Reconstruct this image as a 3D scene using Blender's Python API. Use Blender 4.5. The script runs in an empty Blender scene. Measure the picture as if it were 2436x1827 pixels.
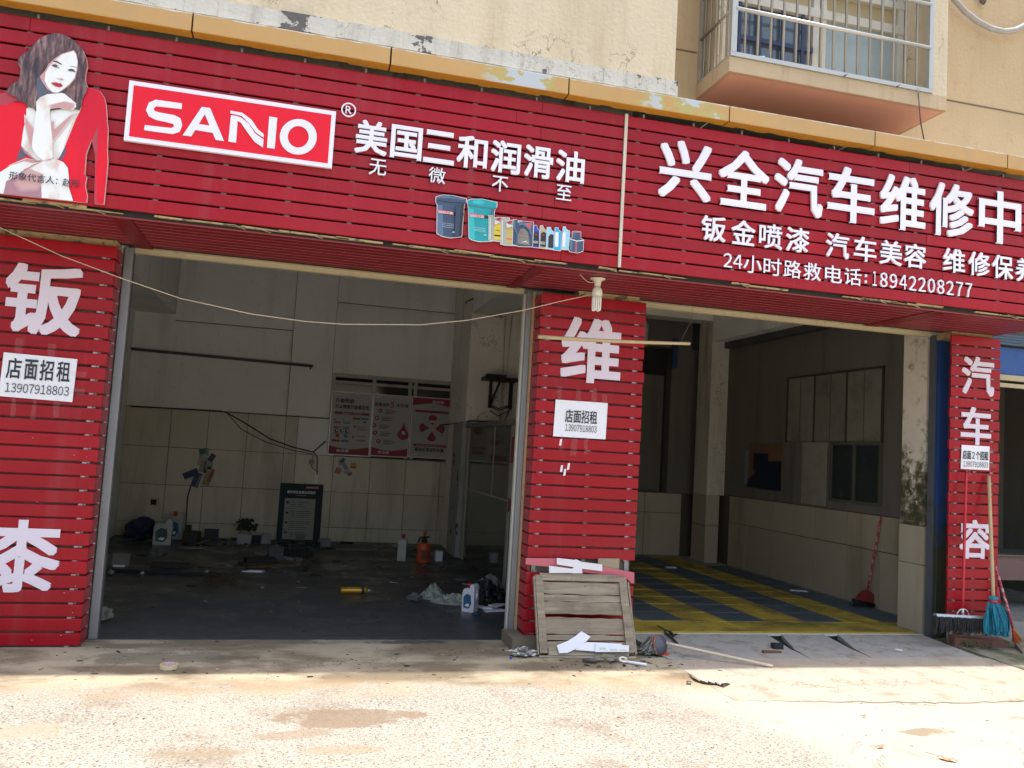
import bpy, bmesh, math, random
from mathutils import Vector, Matrix
R = random.Random(7)
rad = math.radians
scene = bpy.context.scene
COL = scene.collection

# ---------------------------------------------------------------- camera
FPX, PW, PH = 1994.63, 2436.0, 1827.0
YAW, PIT, ROL = 0.24704138, 0.0785087497, 0.0580024566
CAM = Vector((0, 0, 1.6))
_f = Vector((math.sin(YAW) * math.cos(PIT), math.cos(YAW) * math.cos(PIT), math.sin(PIT)))
_r = Vector((math.cos(YAW), -math.sin(YAW), 0)); _u = _r.cross(_f)
_r2 = _r * math.cos(ROL) + _u * math.sin(ROL); _u2 = _u * math.cos(ROL) - _r * math.sin(ROL)
camd = bpy.data.cameras.new('camera'); cam = bpy.data.objects.new('camera', camd); COL.objects.link(cam)
camd.sensor_width = 36; camd.lens = FPX / PW * 36; camd.clip_end = 2000; camd.clip_start = 0.05
m = Matrix((_r2, _u2, -_f)).transposed().to_4x4(); m.translation = CAM; cam.matrix_world = m
scene.camera = cam

# ---------------------------------------------------------------- light
SUN_DIR = Vector((0.10, -0.030, 1.0)).normalized()        # towards the sun: almost straight overhead
w = bpy.data.worlds.new('World'); scene.world = w; w.use_nodes = True
nt = w.node_tree; nt.nodes.clear()
sky = nt.nodes.new('ShaderNodeTexSky'); sky.sky_type = 'NISHITA'; sky.sun_disc = False
sky.sun_elevation = math.asin(SUN_DIR.z); sky.sun_rotation = math.atan2(SUN_DIR.x, SUN_DIR.y)
sky.air_density = 1.6; sky.dust_density = 4.0; sky.ozone_density = 1.0
bg = nt.nodes.new('ShaderNodeBackground'); bg.inputs[1].default_value = 0.15
ow = nt.nodes.new('ShaderNodeOutputWorld')
nt.links.new(sky.outputs[0], bg.inputs[0]); nt.links.new(bg.outputs[0], ow.inputs[0])
sl = bpy.data.lights.new('sun', 'SUN'); sl.energy = 2.6; sl.angle = rad(1.1); sl.color = (1.0, 0.955, 0.88)
so = bpy.data.objects.new('sun', sl); COL.objects.link(so)
so.rotation_euler = SUN_DIR.to_track_quat('Z', 'Y').to_euler(); so.location = (0, -5, 20)
vs = scene.view_settings
vs.view_transform = 'Standard'; vs.look = 'None'; vs.gamma = 1; vs.exposure = 1.24; vs.use_curve_mapping = False
scene.cycles.max_bounces = 12; scene.cycles.diffuse_bounces = 9; scene.cycles.glossy_bounces = 3
scene.cycles.use_denoising = True

# ---------------------------------------------------------------- helpers
def at(px, py, X=None, Y=None, Z=None):
    """point of the place seen at a full-size photo pixel, on the plane X, Y or Z = const"""
    d = _r2 * ((px - PW / 2) / FPX) - _u2 * ((py - PH / 2) / FPX) + _f
    if X is not None: t = (X - CAM.x) / d.x
    elif Y is not None: t = (Y - CAM.y) / d.y
    else: t = (Z - CAM.z) / d.z
    return CAM + d * t
def crop(ox, oy, wd): return lambda x, y: (ox + x * wd / 2212.0, oy + y * wd / 2212.0)

class G:
    """small node-graph helper"""
    def __init__(s, name):
        s.m = bpy.data.materials.new(name); s.m.use_nodes = True; s.t = s.m.node_tree
        s.b = s.t.nodes['Principled BSDF']; s._pos = None
    def n(s, typ, **k):
        x = s.t.nodes.new(typ)
        for a, v in k.items(): setattr(x, a, v)
        return x
    def l(s, a, b): s.t.links.new(a, b)
    def inp(s, node, key, v):
        i = node.inputs[key]
        if hasattr(v, 'is_output'): s.l(v, i)
        elif isinstance(v, (tuple, list)) and len(v) == 3 and i.type == 'RGBA': i.default_value = (*v, 1)
        else: i.default_value = v
    @property
    def pos(s):
        if s._pos is None: s._pos = s.n('ShaderNodeNewGeometry').outputs['Position']
        return s._pos
    def scaled(s, sc, vec=None, loc=(0, 0, 0)):
        x = s.n('ShaderNodeMapping'); s.l(vec or s.pos, x.inputs[0]); x.inputs['Scale'].default_value = sc; x.inputs['Location'].default_value = loc
        return x.outputs[0]
    def noise(s, scale, detail=4, vec=None, rough=.55, out=0):
        x = s.n('ShaderNodeTexNoise'); s.l(vec or s.pos, x.inputs['Vector']); x.inputs['Scale'].default_value = scale
        x.inputs['Detail'].default_value = detail; x.inputs['Roughness'].default_value = rough
        return x.outputs[out]
    def vor(s, scale, out='Distance', vec=None, feature='F1'):
        x = s.n('ShaderNodeTexVoronoi', feature=feature); s.l(vec or s.pos, x.inputs['Vector']); x.inputs['Scale'].default_value = scale
        return x.outputs[out]
    def ramp(s, fac, stops, interp='LINEAR'):
        x = s.n('ShaderNodeValToRGB'); s.l(fac, x.inputs[0]); r = x.color_ramp; r.interpolation = interp
        while len(r.elements) < len(stops): r.elements.new(0.5)
        for e, (p, c) in zip(r.elements, stops):
            e.position = p; e.color = (c, c, c, 1) if isinstance(c, (int, float)) else (*c, 1)
        return x.outputs[0]
    def mix(s, fac, a, b, mode='MIX'):
        x = s.n('ShaderNodeMix', data_type='RGBA', blend_type=mode)
        s.inp(x, 0, fac); s.inp(x, 6, a); s.inp(x, 7, b)
        return x.outputs[2]
    def math(s, op, a, b=0.0, clamp=False):
        x = s.n('ShaderNodeMath', operation=op, use_clamp=clamp); s.inp(x, 0, a); s.inp(x, 1, b)
        return x.outputs[0]
    def smooth(s, v, lo, hi):
        if lo > hi: return s.math('SUBTRACT', 1.0, s.smooth(v, hi, lo))
        x = s.n('ShaderNodeMapRange', interpolation_type='SMOOTHSTEP'); s.inp(x, 0, v); x.inputs[1].default_value = lo; x.inputs[2].default_value = hi
        return x.outputs[0]
    def sep(s):
        x = s.n('ShaderNodeSeparateXYZ'); s.l(s.pos, x.inputs[0]); return x.outputs
    def bump(s, h, strength=.3, dist=.01):
        x = s.n('ShaderNodeBump'); s.l(h, x.inputs['Height']); x.inputs['Strength'].default_value = strength; x.inputs['Distance'].default_value = dist
        s.l(x.outputs[0], s.b.inputs['Normal'])
    def out(s, col, rough=.6, metal=0.0, spec=None):
        s.inp(s.b, 'Base Color', col); s.inp(s.b, 'Roughness', rough); s.inp(s.b, 'Metallic', metal)
        if spec is not None: s.b.inputs['Specular IOR Level'].default_value = spec
        return s.m
def mul(c, k): return tuple(min(1, x * k) for x in c)
def mat(name, col, rough=.6, metal=0, var=.18, scale=3.0, grime=None, gscale=2.5, glo=.5, ghi=.75, bs=60, bump=.15, bd=.003, rv=.12, streak=False, rnd=.08, alpha=None, spec=None, trans=0):
    """worn paint / plastic / plaster: base colour, soft variation, grime patches, fine relief, per-object shift"""
    g = G(name)
    vec = g.scaled((1, 1, .18)) if streak else None
    c = g.mix(g.noise(scale, 5, vec), mul(col, 1 - var), mul(col, 1 + var))
    oi = g.n('ShaderNodeObjectInfo').outputs['Random']
    c = g.mix(oi, c, g.mix(1.0, c, (1 - rnd * 2,) * 3, 'MULTIPLY'))
    if grime:
        gm = g.smooth(g.noise(gscale, 8, vec, .65), glo, ghi)
        c = g.mix(g.math('MULTIPLY', gm, .8), c, grime)
    r = g.math('ADD', g.math('MULTIPLY', g.noise(scale * 4, 4), rv * 2), rough - rv, True)
    g.out(c, r, metal, spec)
    if bump: g.bump(g.noise(bs, 4), bump, bd)
    if alpha is not None: g.b.inputs['Alpha'].default_value = alpha
    if trans: g.b.inputs['Transmission Weight'].default_value = trans
    return g.m

class B:
    def __init__(s): s.bm = bmesh.new(); s.mi = 0
    def _f(s, vs):
        try: f = s.bm.faces.new(vs)
        except ValueError: return None
        f.material_index = s.mi; return f
    def hexa(s, p):     # 8 points: bottom 4 ccw, top 4 ccw
        v = [s.bm.verts.new(q) for q in p]
        for i in ((3, 2, 1, 0), (4, 5, 6, 7), (0, 1, 5, 4), (1, 2, 6, 5), (2, 3, 7, 6), (3, 0, 4, 7)): s._f([v[k] for k in i])
        return s
    def box(s, x0, x1, y0, y1, z0, z1, j=0.0):
        q = lambda a: a + (R.uniform(-j, j) if j else 0)
        return s.hexa([(q(x0), q(y0), q(z0)), (q(x1), q(y0), q(z0)), (q(x1), q(y1), q(z0)), (q(x0), q(y1), q(z0)),
                       (q(x0), q(y0), q(z1)), (q(x1), q(y0), q(z1)), (q(x1), q(y1), q(z1)), (q(x0), q(y1), q(z1))])
    def quad(s, a, b, c, d): s._f([s.bm.verts.new(q) for q in (a, b, c, d)]); return s
    def poly(s, pts, y0, y1, axis='Y'):
        """extrude an outline given as (a, b): axis Y -> (x, z), axis Z -> (x, y), axis X -> (y, z); from y0 (front) to y1"""
        if axis == 'Y': f = lambda a, b, h: (a, h, b)
        elif axis == 'Z': f = lambda a, b, h: (a, b, h)
        else: f = lambda a, b, h: (h, a, b)
        v0 = [s.bm.verts.new(f(a, b, y0)) for a, b in pts]; v1 = [s.bm.verts.new(f(a, b, y1)) for a, b in pts]
        n = len(pts)
        c0 = s._f(v0); c1 = s._f(v1[::-1])
        for i in range(n): s._f([v0[i], v1[i], v1[(i + 1) % n], v0[(i + 1) % n]])
        tr = [c for c in (c0, c1) if c and n > 4]
        for c in tr: c.normal_update()
        if tr: bmesh.ops.triangulate(s.bm, faces=tr)
        return s
    def tube(s, pts, r, n=8, caps=True):
        pts = [Vector(p) for p in pts]; rr = r if isinstance(r, (list, tuple)) else [r] * len(pts)
        rings = []
        for i, p in enumerate(pts):
            d = (pts[min(i + 1, len(pts) - 1)] - pts[max(i - 1, 0)]).normalized()
            a = d.cross(Vector((0, 0, 1)) if abs(d.z) < .9 else Vector((0, 1, 0))).normalized(); b = d.cross(a)
            rings.append([s.bm.verts.new(p + (a * math.cos(t) + b * math.sin(t)) * rr[i]) for t in (2 * math.pi * k / n for k in range(n))])
        for A, C in zip(rings, rings[1:]):
            for k in range(n):
                f = s._f([A[k], A[(k + 1) % n], C[(k + 1) % n], C[k]])
                if f: f.smooth = True
        if caps: s._f(rings[0][::-1]); s._f(rings[-1])
        return s
    def lathe(s, prof, c=(0, 0, 0), n=20, sx=1, sy=1):
        rings = [[s.bm.verts.new((c[0] + r * sx * math.cos(t), c[1] + r * sy * math.sin(t), c[2] + z)) for t in (2 * math.pi * k / n for k in range(n))] for r, z in prof]
        for A, C in zip(rings, rings[1:]):
            for k in range(n):
                f = s._f([A[k], A[(k + 1) % n], C[(k + 1) % n], C[k]])
                if f: f.smooth = True
        s._f(rings[0][::-1]); s._f(rings[-1]); return s
    def blob(s, c, r, seed=0, amp=.35, n=3, fl=0.0, fr=1.6):
        from mathutils import noise as NZ
        res = bmesh.ops.create_icosphere(s.bm, subdivisions=n, radius=1)
        for v in res['verts']:
            k = 1 + amp * NZ.noise(v.co * fr + Vector((seed, seed * 1.7, 3)))*1.6 + amp * .5 * NZ.noise(v.co * fr * 3 + Vector((seed, 1, 3)))
            v.co = Vector((v.co.x * r[0] * k, v.co.y * r[1] * k, max(v.co.z * r[2] * k, -r[2] * .6))) + Vector(c)
        for f in s.bm.faces:
            pass
        return s
    def mesh(s, name, mats, recalc=True):
        if recalc: bmesh.ops.recalc_face_normals(s.bm, faces=s.bm.faces[:])
        me = bpy.data.meshes.new(name); s.bm.to_mesh(me); s.bm.free()
        for mm in (mats if isinstance(mats, (list, tuple)) else [mats]): me.materials.append(mm)
        return me
    def obj(s, name, mats, parent=None, local=False, bevel=0, recalc=True, subd=0, **tags):
        me = s.mesh(name, mats, recalc)
        return link(name, me, parent, local, bevel=bevel, subd=subd, **tags)
def link(name, me, parent=None, local=False, loc=(0, 0, 0), rot=(0, 0, 0), bevel=0, subd=0, **tags):
    o = bpy.data.objects.new(name, me); COL.objects.link(o); o.location = loc; o.rotation_euler = rot
    if parent is not None:
        o.parent = parent
        if not local: o.matrix_parent_inverse = Matrix.Translation(-WORLD[parent])
        WORLD[o] = Vector((0, 0, 0)) if local else Vector(loc)
    if bevel:
        b = o.modifiers.new('bevel', 'BEVEL'); b.width = bevel; b.segments = 2; b.limit_method = 'ANGLE'; b.angle_limit = rad(40)
    if subd:
        b = o.modifiers.new('subd', 'SUBSURF'); b.levels = subd; b.render_levels = subd
    for k, v in tags.items(): o[k] = v
    return o
WORLD = {}
def thing(name, label, cat, loc=(0, 0, 0), rot=(0, 0, 0), group=None):
    o = bpy.data.objects.new(name, None); COL.objects.link(o); o.location = loc; o.rotation_euler = rot; o.empty_display_size = .1
    o['label'] = label; o['category'] = cat
    if group: o['group'] = group
    WORLD[o] = Vector(loc); return o
def tag(o, label, cat, group=None):
    o['label'] = label; o['category'] = cat
    if group: o['group'] = group
    return o
def struct(b, name, mats): o = b.obj(name, mats); o['kind'] = 'structure'; return o
def dup(root, loc, rot=None, label=None, group=None):
    r = root.copy(); COL.objects.link(r); r.location = loc; WORLD[r] = Vector(loc)
    if rot is not None: r.rotation_euler = rot
    if label: r['label'] = label
    if group: r['group'] = group
    for ch in list(root.children):
        c = ch.copy(); COL.objects.link(c); c.parent = r
        for gch in ch.children:
            d = gch.copy(); COL.objects.link(d); d.parent = c
    return r
def glyphs(s, bold=0.0, res=2):
    cu = bpy.data.curves.new('lettering', 'FONT'); cu.body = s; cu.size = 1; cu.offset = bold; cu.resolution_u = res
    o = bpy.data.objects.new('lettering_tmp', cu); COL.objects.link(o)
    dg = bpy.context.evaluated_depsgraph_get(); me = bpy.data.meshes.new_from_object(o.evaluated_get(dg))
    bpy.data.objects.remove(o); bpy.data.curves.remove(cu); return me
def text(s, x0, x1, z0, z1, y, mt, parent, depth=0.0, bold=0.0, name='lettering', flip=False, aspect=False, X=None, res=2, **tags):
    """write s so that it fills the rectangle on the plane Y = y (or X = X, then x0, x1 are distances in y); depth > 0 gives cut-out letters"""
    me = glyphs(s, 0, res)
    if s.isdigit() and s.isascii():      # figures set one by one from the CJK face
        bm = bmesh.new()
        for i, ch in enumerate(s):
            gme = glyphs(chr(ord(ch) + 0xFEE0), 0, res); n0 = len(bm.verts); bm.from_mesh(gme); bm.verts.ensure_lookup_table()
            c_ = sum((min(v.co.x for v in gme.vertices), max(v.co.x for v in gme.vertices))) / 2
            for v in bm.verts[n0:]: v.co.x += i * .62 - c_
            bpy.data.meshes.remove(gme)
        bm.to_mesh(me); bm.free()
    if bold:      # heavier weight: the outline stamped in eight directions, each a hair behind the last
        bm = bmesh.new()
        for k, (dx, dy) in enumerate(((0, 0), (1, 0), (-1, 0), (0, 1), (0, -1), (1, 1), (-1, 1), (1, -1), (-1, -1))):
            n0 = len(bm.verts); bm.from_mesh(me); bm.verts.ensure_lookup_table()
            for v in bm.verts[n0:]: v.co.x += dx * bold; v.co.y += dy * bold; v.co.z = -k
        bm.to_mesh(me); bm.free()
    xs = [v.co.x for v in me.vertices]; ys = [v.co.y for v in me.vertices]
    a0, a1, b0, b1 = min(xs), max(xs), min(ys), max(ys)
    for v in me.vertices:
        u = (v.co.x - a0) / (a1 - a0); t = (v.co.y - b0) / (b1 - b0)
        if flip: u, t = 1 - u, 1 - t
        if X is None: v.co = (x0 + u * (x1 - x0), y - v.co.z * .00025, z0 + t * (z1 - z0))
        else: v.co = (X, x0 + u * (x1 - x0), z0 + t * (z1 - z0))
    bm = bmesh.new(); bm.from_mesh(me); bmesh.ops.remove_doubles(bm, verts=bm.verts[:], dist=1e-5)
    if depth:
        r = bmesh.ops.extrude_face_region(bm, geom=bm.faces[:])
        for v in r['geom']:
            if isinstance(v, bmesh.types.BMVert): v.co.y += depth
        bmesh.ops.recalc_face_normals(bm, faces=bm.faces[:])
    bm.to_mesh(me); bm.free(); me.name = name; me.materials.clear(); me.materials.append(mt)
    return link(name, me, parent, **tags)

# ---------------------------------------------------------------- materials
def red_mat():
    g = G('red_aluminium')
    c = g.mix(g.noise(1.3, 4, g.scaled((1, 1, .5))), (.30, .0035, .012), (.395, .005, .016))
    c = g.mix(g.n('ShaderNodeObjectInfo').outputs['Random'], c, g.mix(1.0, c, (.80, .80, .80), 'MULTIPLY'))
    dust = g.math('MULTIPLY', g.smooth(g.noise(3.0, 7, g.scaled((3.2, 3.2, .16)), .62), .50, .78), .22)      # dusty runs down the boards
    c = g.mix(dust, c, (.32, .09, .10))
    fade = g.math('MULTIPLY', g.smooth(g.noise(.7, 5), .45, .7), .14); c = g.mix(fade, c, (.29, .05, .06))
    spk = g.smooth(g.noise(55, 4, None, .7), .735, .75); c = g.mix(g.math('MULTIPLY', spk, .5), c, (.5, .33, .32))
    r = g.math('ADD', g.math('MULTIPLY', g.noise(5, 5, g.scaled((1, 1, .4))), .22), .22)
    g.out(c, r, 0, .26); g.bump(g.noise(2.6, 3, g.scaled((1, 1, .8))), .35, .02); return g.m
RED = red_mat()
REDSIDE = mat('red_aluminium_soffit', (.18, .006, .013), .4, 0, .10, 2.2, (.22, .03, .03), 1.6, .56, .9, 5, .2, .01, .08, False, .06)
REDLIP = mat('slat_lip', (.36, .07, .08), .45, 0, .1)
WHITE = mat('white_acrylic', (.80, .77, .84), .35, 0, .03, 3, (.6, .55, .55), 2, .62, .95, 3, .05, .002, .05, True, .02)
LETREAR = mat('white_letter_old', (.70, .62, .72), .5, 0, .04, 3, (.5, .42, .46), 3, .6, .95, 3, .05, .002, .05, True, .03)
BRIGHTRED = mat('printed_red', (.74, .010, .030), .35, 0, .04, 2, None, bump=.02, rnd=.0, spec=.25)
BLACK = mat('black_rubber', (.012, .012, .013), .5, 0, .2)
INK = mat('ink', (.025, .027, .04), .6, 0, .1, bump=0)
INKRED = mat('ink_red', (.27, .012, .03), .55, 0, .1, bump=0)
PAPER = mat('paper', (.80, .79, .84), .8, 0, .03, 2, (.6, .58, .55), 3, .6, .95, 40, .1, .002, .02, False, .02)
TAPE = mat('clear_tape', (.70, .45, .45), .12, 0, .1, alpha=.08, bump=.3)
YELLOW = mat('ochre_coping', (.56, .30, .085), .34, 0, .1, 1.5, (.40, .24, .10), 2.2, .5, .8, 9, .3, .006, .08, True, .05)
YUNDER = mat('ochre_coping_underside', (.50, .25, .05), .45, 0, .12, 2, (.25, .12, .03), 4, .55, .8)
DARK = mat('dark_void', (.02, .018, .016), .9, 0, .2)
BEAMC = mat('rough_concrete', (.20, .18, .145), .92, 0, .25, 4, (.06, .05, .04), 5, .5, .7, 40, .6, .01)
STEEL = mat('galvanised_steel', (.30, .31, .33), .45, .55, .12, 3, (.16, .11, .07), 4, .62, .85, 60, .2, .003)
STEELD = mat('dark_steel', (.10, .10, .10), .5, .3, .2, 3, (.07, .05, .03), 4, .55, .8)
BLUEPAINT = mat('blue_paint', (.015, .05, .17), .5, 0, .2, 4, (.10, .10, .075), 6, .6, .75, 60, .3, .004)
STAINLESS = mat('stainless_tube', (.34, .335, .33), .35, .85, .06, 6, (.28, .22, .16), 3, .62, .9, 80, 0)
STAINRAIL = mat('stainless_rail', (.50, .485, .45), .42, .5, .05, 6, (.45, .36, .27), 3, .62, .9, 80, 0)
CREAMT = mat('cream_trim', (.52, .44, .28), .7, 0, .15, 5, (.25, .18, .10), 5, .55, .75)
def wood_mat():
    g = G('weathered_wood'); o = g.n('ShaderNodeTexCoord').outputs['Object']
    oi = g.n('ShaderNodeObjectInfo').outputs['Random']; sh = g.n('ShaderNodeVectorMath', operation='ADD'); g.l(o, sh.inputs[0])
    cb = g.n('ShaderNodeCombineXYZ'); g.l(g.math('MULTIPLY', oi, 7.0), cb.inputs[0]); g.l(g.math('MULTIPLY', oi, 13.0), cb.inputs[2]); g.l(cb.outputs[0], sh.inputs[1])
    v = g.scaled((1.6, 22, 24), sh.outputs[0]); gr = g.noise(1.3, 5, v, .6)
    c = g.ramp(gr, [(.30, (.20, .16, .115)), (.50, (.30, .245, .18)), (.68, (.38, .315, .235))])
    c = g.mix(g.math('MULTIPLY', g.smooth(g.noise(5, 6, sh.outputs[0]), .48, .7), .55), c, (.17, .135, .10))
    c = g.mix(oi, c, g.mix(1.0, c, (.78, .76, .74), 'MULTIPLY'))
    c = g.mix(g.smooth(g.noise(26, 3, sh.outputs[0], .6), .72, .74), c, (.04, .03, .025))
    g.out(c, .88); g.bump(gr, .5, .004); return g.m
WOOD = wood_mat()
RAWWOOD = mat('splintered_wood', (.42, .30, .15), .85, 0, .3, 14, (.06, .045, .03), 16, .5, .62, 60, .6, .006)
BAMBOO = mat('bamboo', (.50, .38, .20), .5, 0, .18, 10, (.22, .14, .06), 14, .62, .7, 30, .1)
PLASTIC_W = mat('white_plastic', (.72, .70, .74), .35, 0, .03, 3, (.4, .36, .3), 6, .66, .9, 20, .03)
CREAMPL = mat('cream_plastic', (.74, .68, .55), .35, 0, .04)
SKINM = mat('print_skin', (.80, .80, .76), .45, 0, .02, bump=0, rnd=0)
def flatm(name, col, rough=.5): return mat(name, col, rough, 0, .05, 4, bump=0, rnd=0)
def plaster(name, col, stain, streaks=.5, cracks=True, chip=None, sc=1.0, rough=.92):
    g = G(name)
    c = g.mix(g.noise(1.3 * sc, 6), mul(col, .86), mul(col, 1.10))
    c = g.mix(g.math('MULTIPLY', g.smooth(g.noise(2.2 * sc, 7, g.scaled((1.6, 1.6, .16)), .6), .47, .78), streaks), c, stain)
    c = g.mix(g.math('MULTIPLY', g.smooth(g.noise(9, 8, None, .7), .56, .74), .35), c, mul(stain, .8))
    h = g.noise(30, 6)
    if cracks:
        v = g.n('ShaderNodeTexVoronoi', feature='DISTANCE_TO_EDGE')
        wv = g.n('ShaderNodeVectorMath', operation='ADD'); g.l(g.scaled((.9, .9, .45)), wv.inputs[0])
        nn = g.n('ShaderNodeVectorMath', operation='SCALE'); g.l(g.noise(5, 6, None, .6, 'Color'), nn.inputs[0]); nn.inputs['Scale'].default_value = .55
        g.l(nn.outputs[0], wv.inputs[1]); g.l(wv.outputs[0], v.inputs['Vector']); v.inputs['Scale'].default_value = 1.6 * sc
        line = g.math('LESS_THAN', v.outputs['Distance'], .007)
        gate = g.smooth(g.noise(1.7, 3), .46, .54)
        c = g.mix(g.math('MULTIPLY', g.math('MULTIPLY', line, gate), .8), c, mul(stain, .35))
    sp = g.smooth(g.noise(26, 6, None, .7), .70, .74)
    c = g.mix(g.math('MULTIPLY', sp, .6), c, mul(stain, .45))
    if chip:
        cm = g.smooth(g.noise(3.3, 9, None, .62), .600, .615)
        c = g.mix(cm, c, chip)
        h = g.math('SUBTRACT', h, g.math('MULTIPLY', cm, .8))
    g.out(c, rough); g.bump(h, .5, .008); return g.m
CREAM = plaster('cream_plaster', (.60, .505, .365), (.43, .345, .23), .85)
ORANGEW = plaster('orange_cream_plaster', (.47, .345, .205), (.36, .25, .14), .8, False)
LEDGE = plaster('peeling_grey_plaster', (.52, .50, .45), (.27, .25, .20), .6, True, (.11, .10, .10), 3)
SLABP = plaster('bay_slab_plaster', (.47, .36, .23), (.29, .20, .11), .8, False, None, 2)
SALMON = mat('salmon_bounce_tint', (.46, .215, .135), .7, 0, .08, 1.5, (.45, .19, .12), 1.5)  # warm bounce from the ground put into the bay underside's colour
INWALL = plaster('interior_whitewash', (.82, .82, .80), (.48, .47, .44), .55, False, None, .7)
INWALL2 = plaster('interior_whitewash_bright', (.80, .76, .70), (.46, .40, .31), .5, True)
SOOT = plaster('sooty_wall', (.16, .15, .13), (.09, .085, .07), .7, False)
def peeling_pier():
    g = G('mossy_peeling_pier'); z = g.sep()[2]
    c = g.mix(g.noise(3, 6), (.60, .54, .45), (.80, .72, .62))
    low = g.smooth(z, 2.35, 1.35)
    n1 = g.noise(5, 8, None, .65); n2 = g.noise(13, 8, None, .7)
    c = g.mix(g.math('MULTIPLY', g.smooth(g.math('ADD', n1, g.math('MULTIPLY', low, .22)), .52, .74), .9), c, (.15, .12, .075))
    c = g.mix(g.math('MULTIPLY', g.smooth(g.math('ADD', g.math('MULTIPLY', g.math('ADD', n1, n2), .5), g.math('MULTIPLY', low, .13)), .56, .68), .92), c, (.035, .042, .013))
    c = g.mix(g.smooth(g.noise(8, 8, g.scaled((1, 1, .6)), .6), .615, .63), c, (.72, .66, .56))
    g.out(c, .95); g.bump(g.noise(20, 8), .7, .01); return g.m
PIERM = peeling_pier()
WTILE = mat('cream_wall_tile', (.60, .545, .44), .38, 0, .10, 1.6, (.30, .255, .185), 2.1, .42, .70, 30, .1, .003, .08, True, .07)
WTILE2 = mat('beige_wall_tile', (.44, .38, .29), .4, 0, .10, 1.6, (.22, .16, .09), 2.5, .5, .8, 30, .1, .003, .08, True, .07)
GROUT = mat('dark_grout', (.10, .085, .06), .95)
PINKST = mat('pinkish_plaster', (.50, .34, .20), .9, 0, .2, 8, (.28, .2, .12), 6)
def glass(name, col, rough=.06, alpha=.55):
    g = G(name); g.out(g.mix(g.noise(2.5, 5), mul(col, .8), mul(col, 1.25)), rough); g.b.inputs['Alpha'].default_value = alpha
    g.b.inputs['Specular IOR Level'].default_value = .8; return g.m
WINGLASS = glass('window_glass', (.10, .125, .16), .05, .92)
FROST = glass('pale_window_glass', (.34, .40, .40), .18, .93)
DGLASS = glass('dark_glass', (.05, .055, .045), .08, .80)

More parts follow.
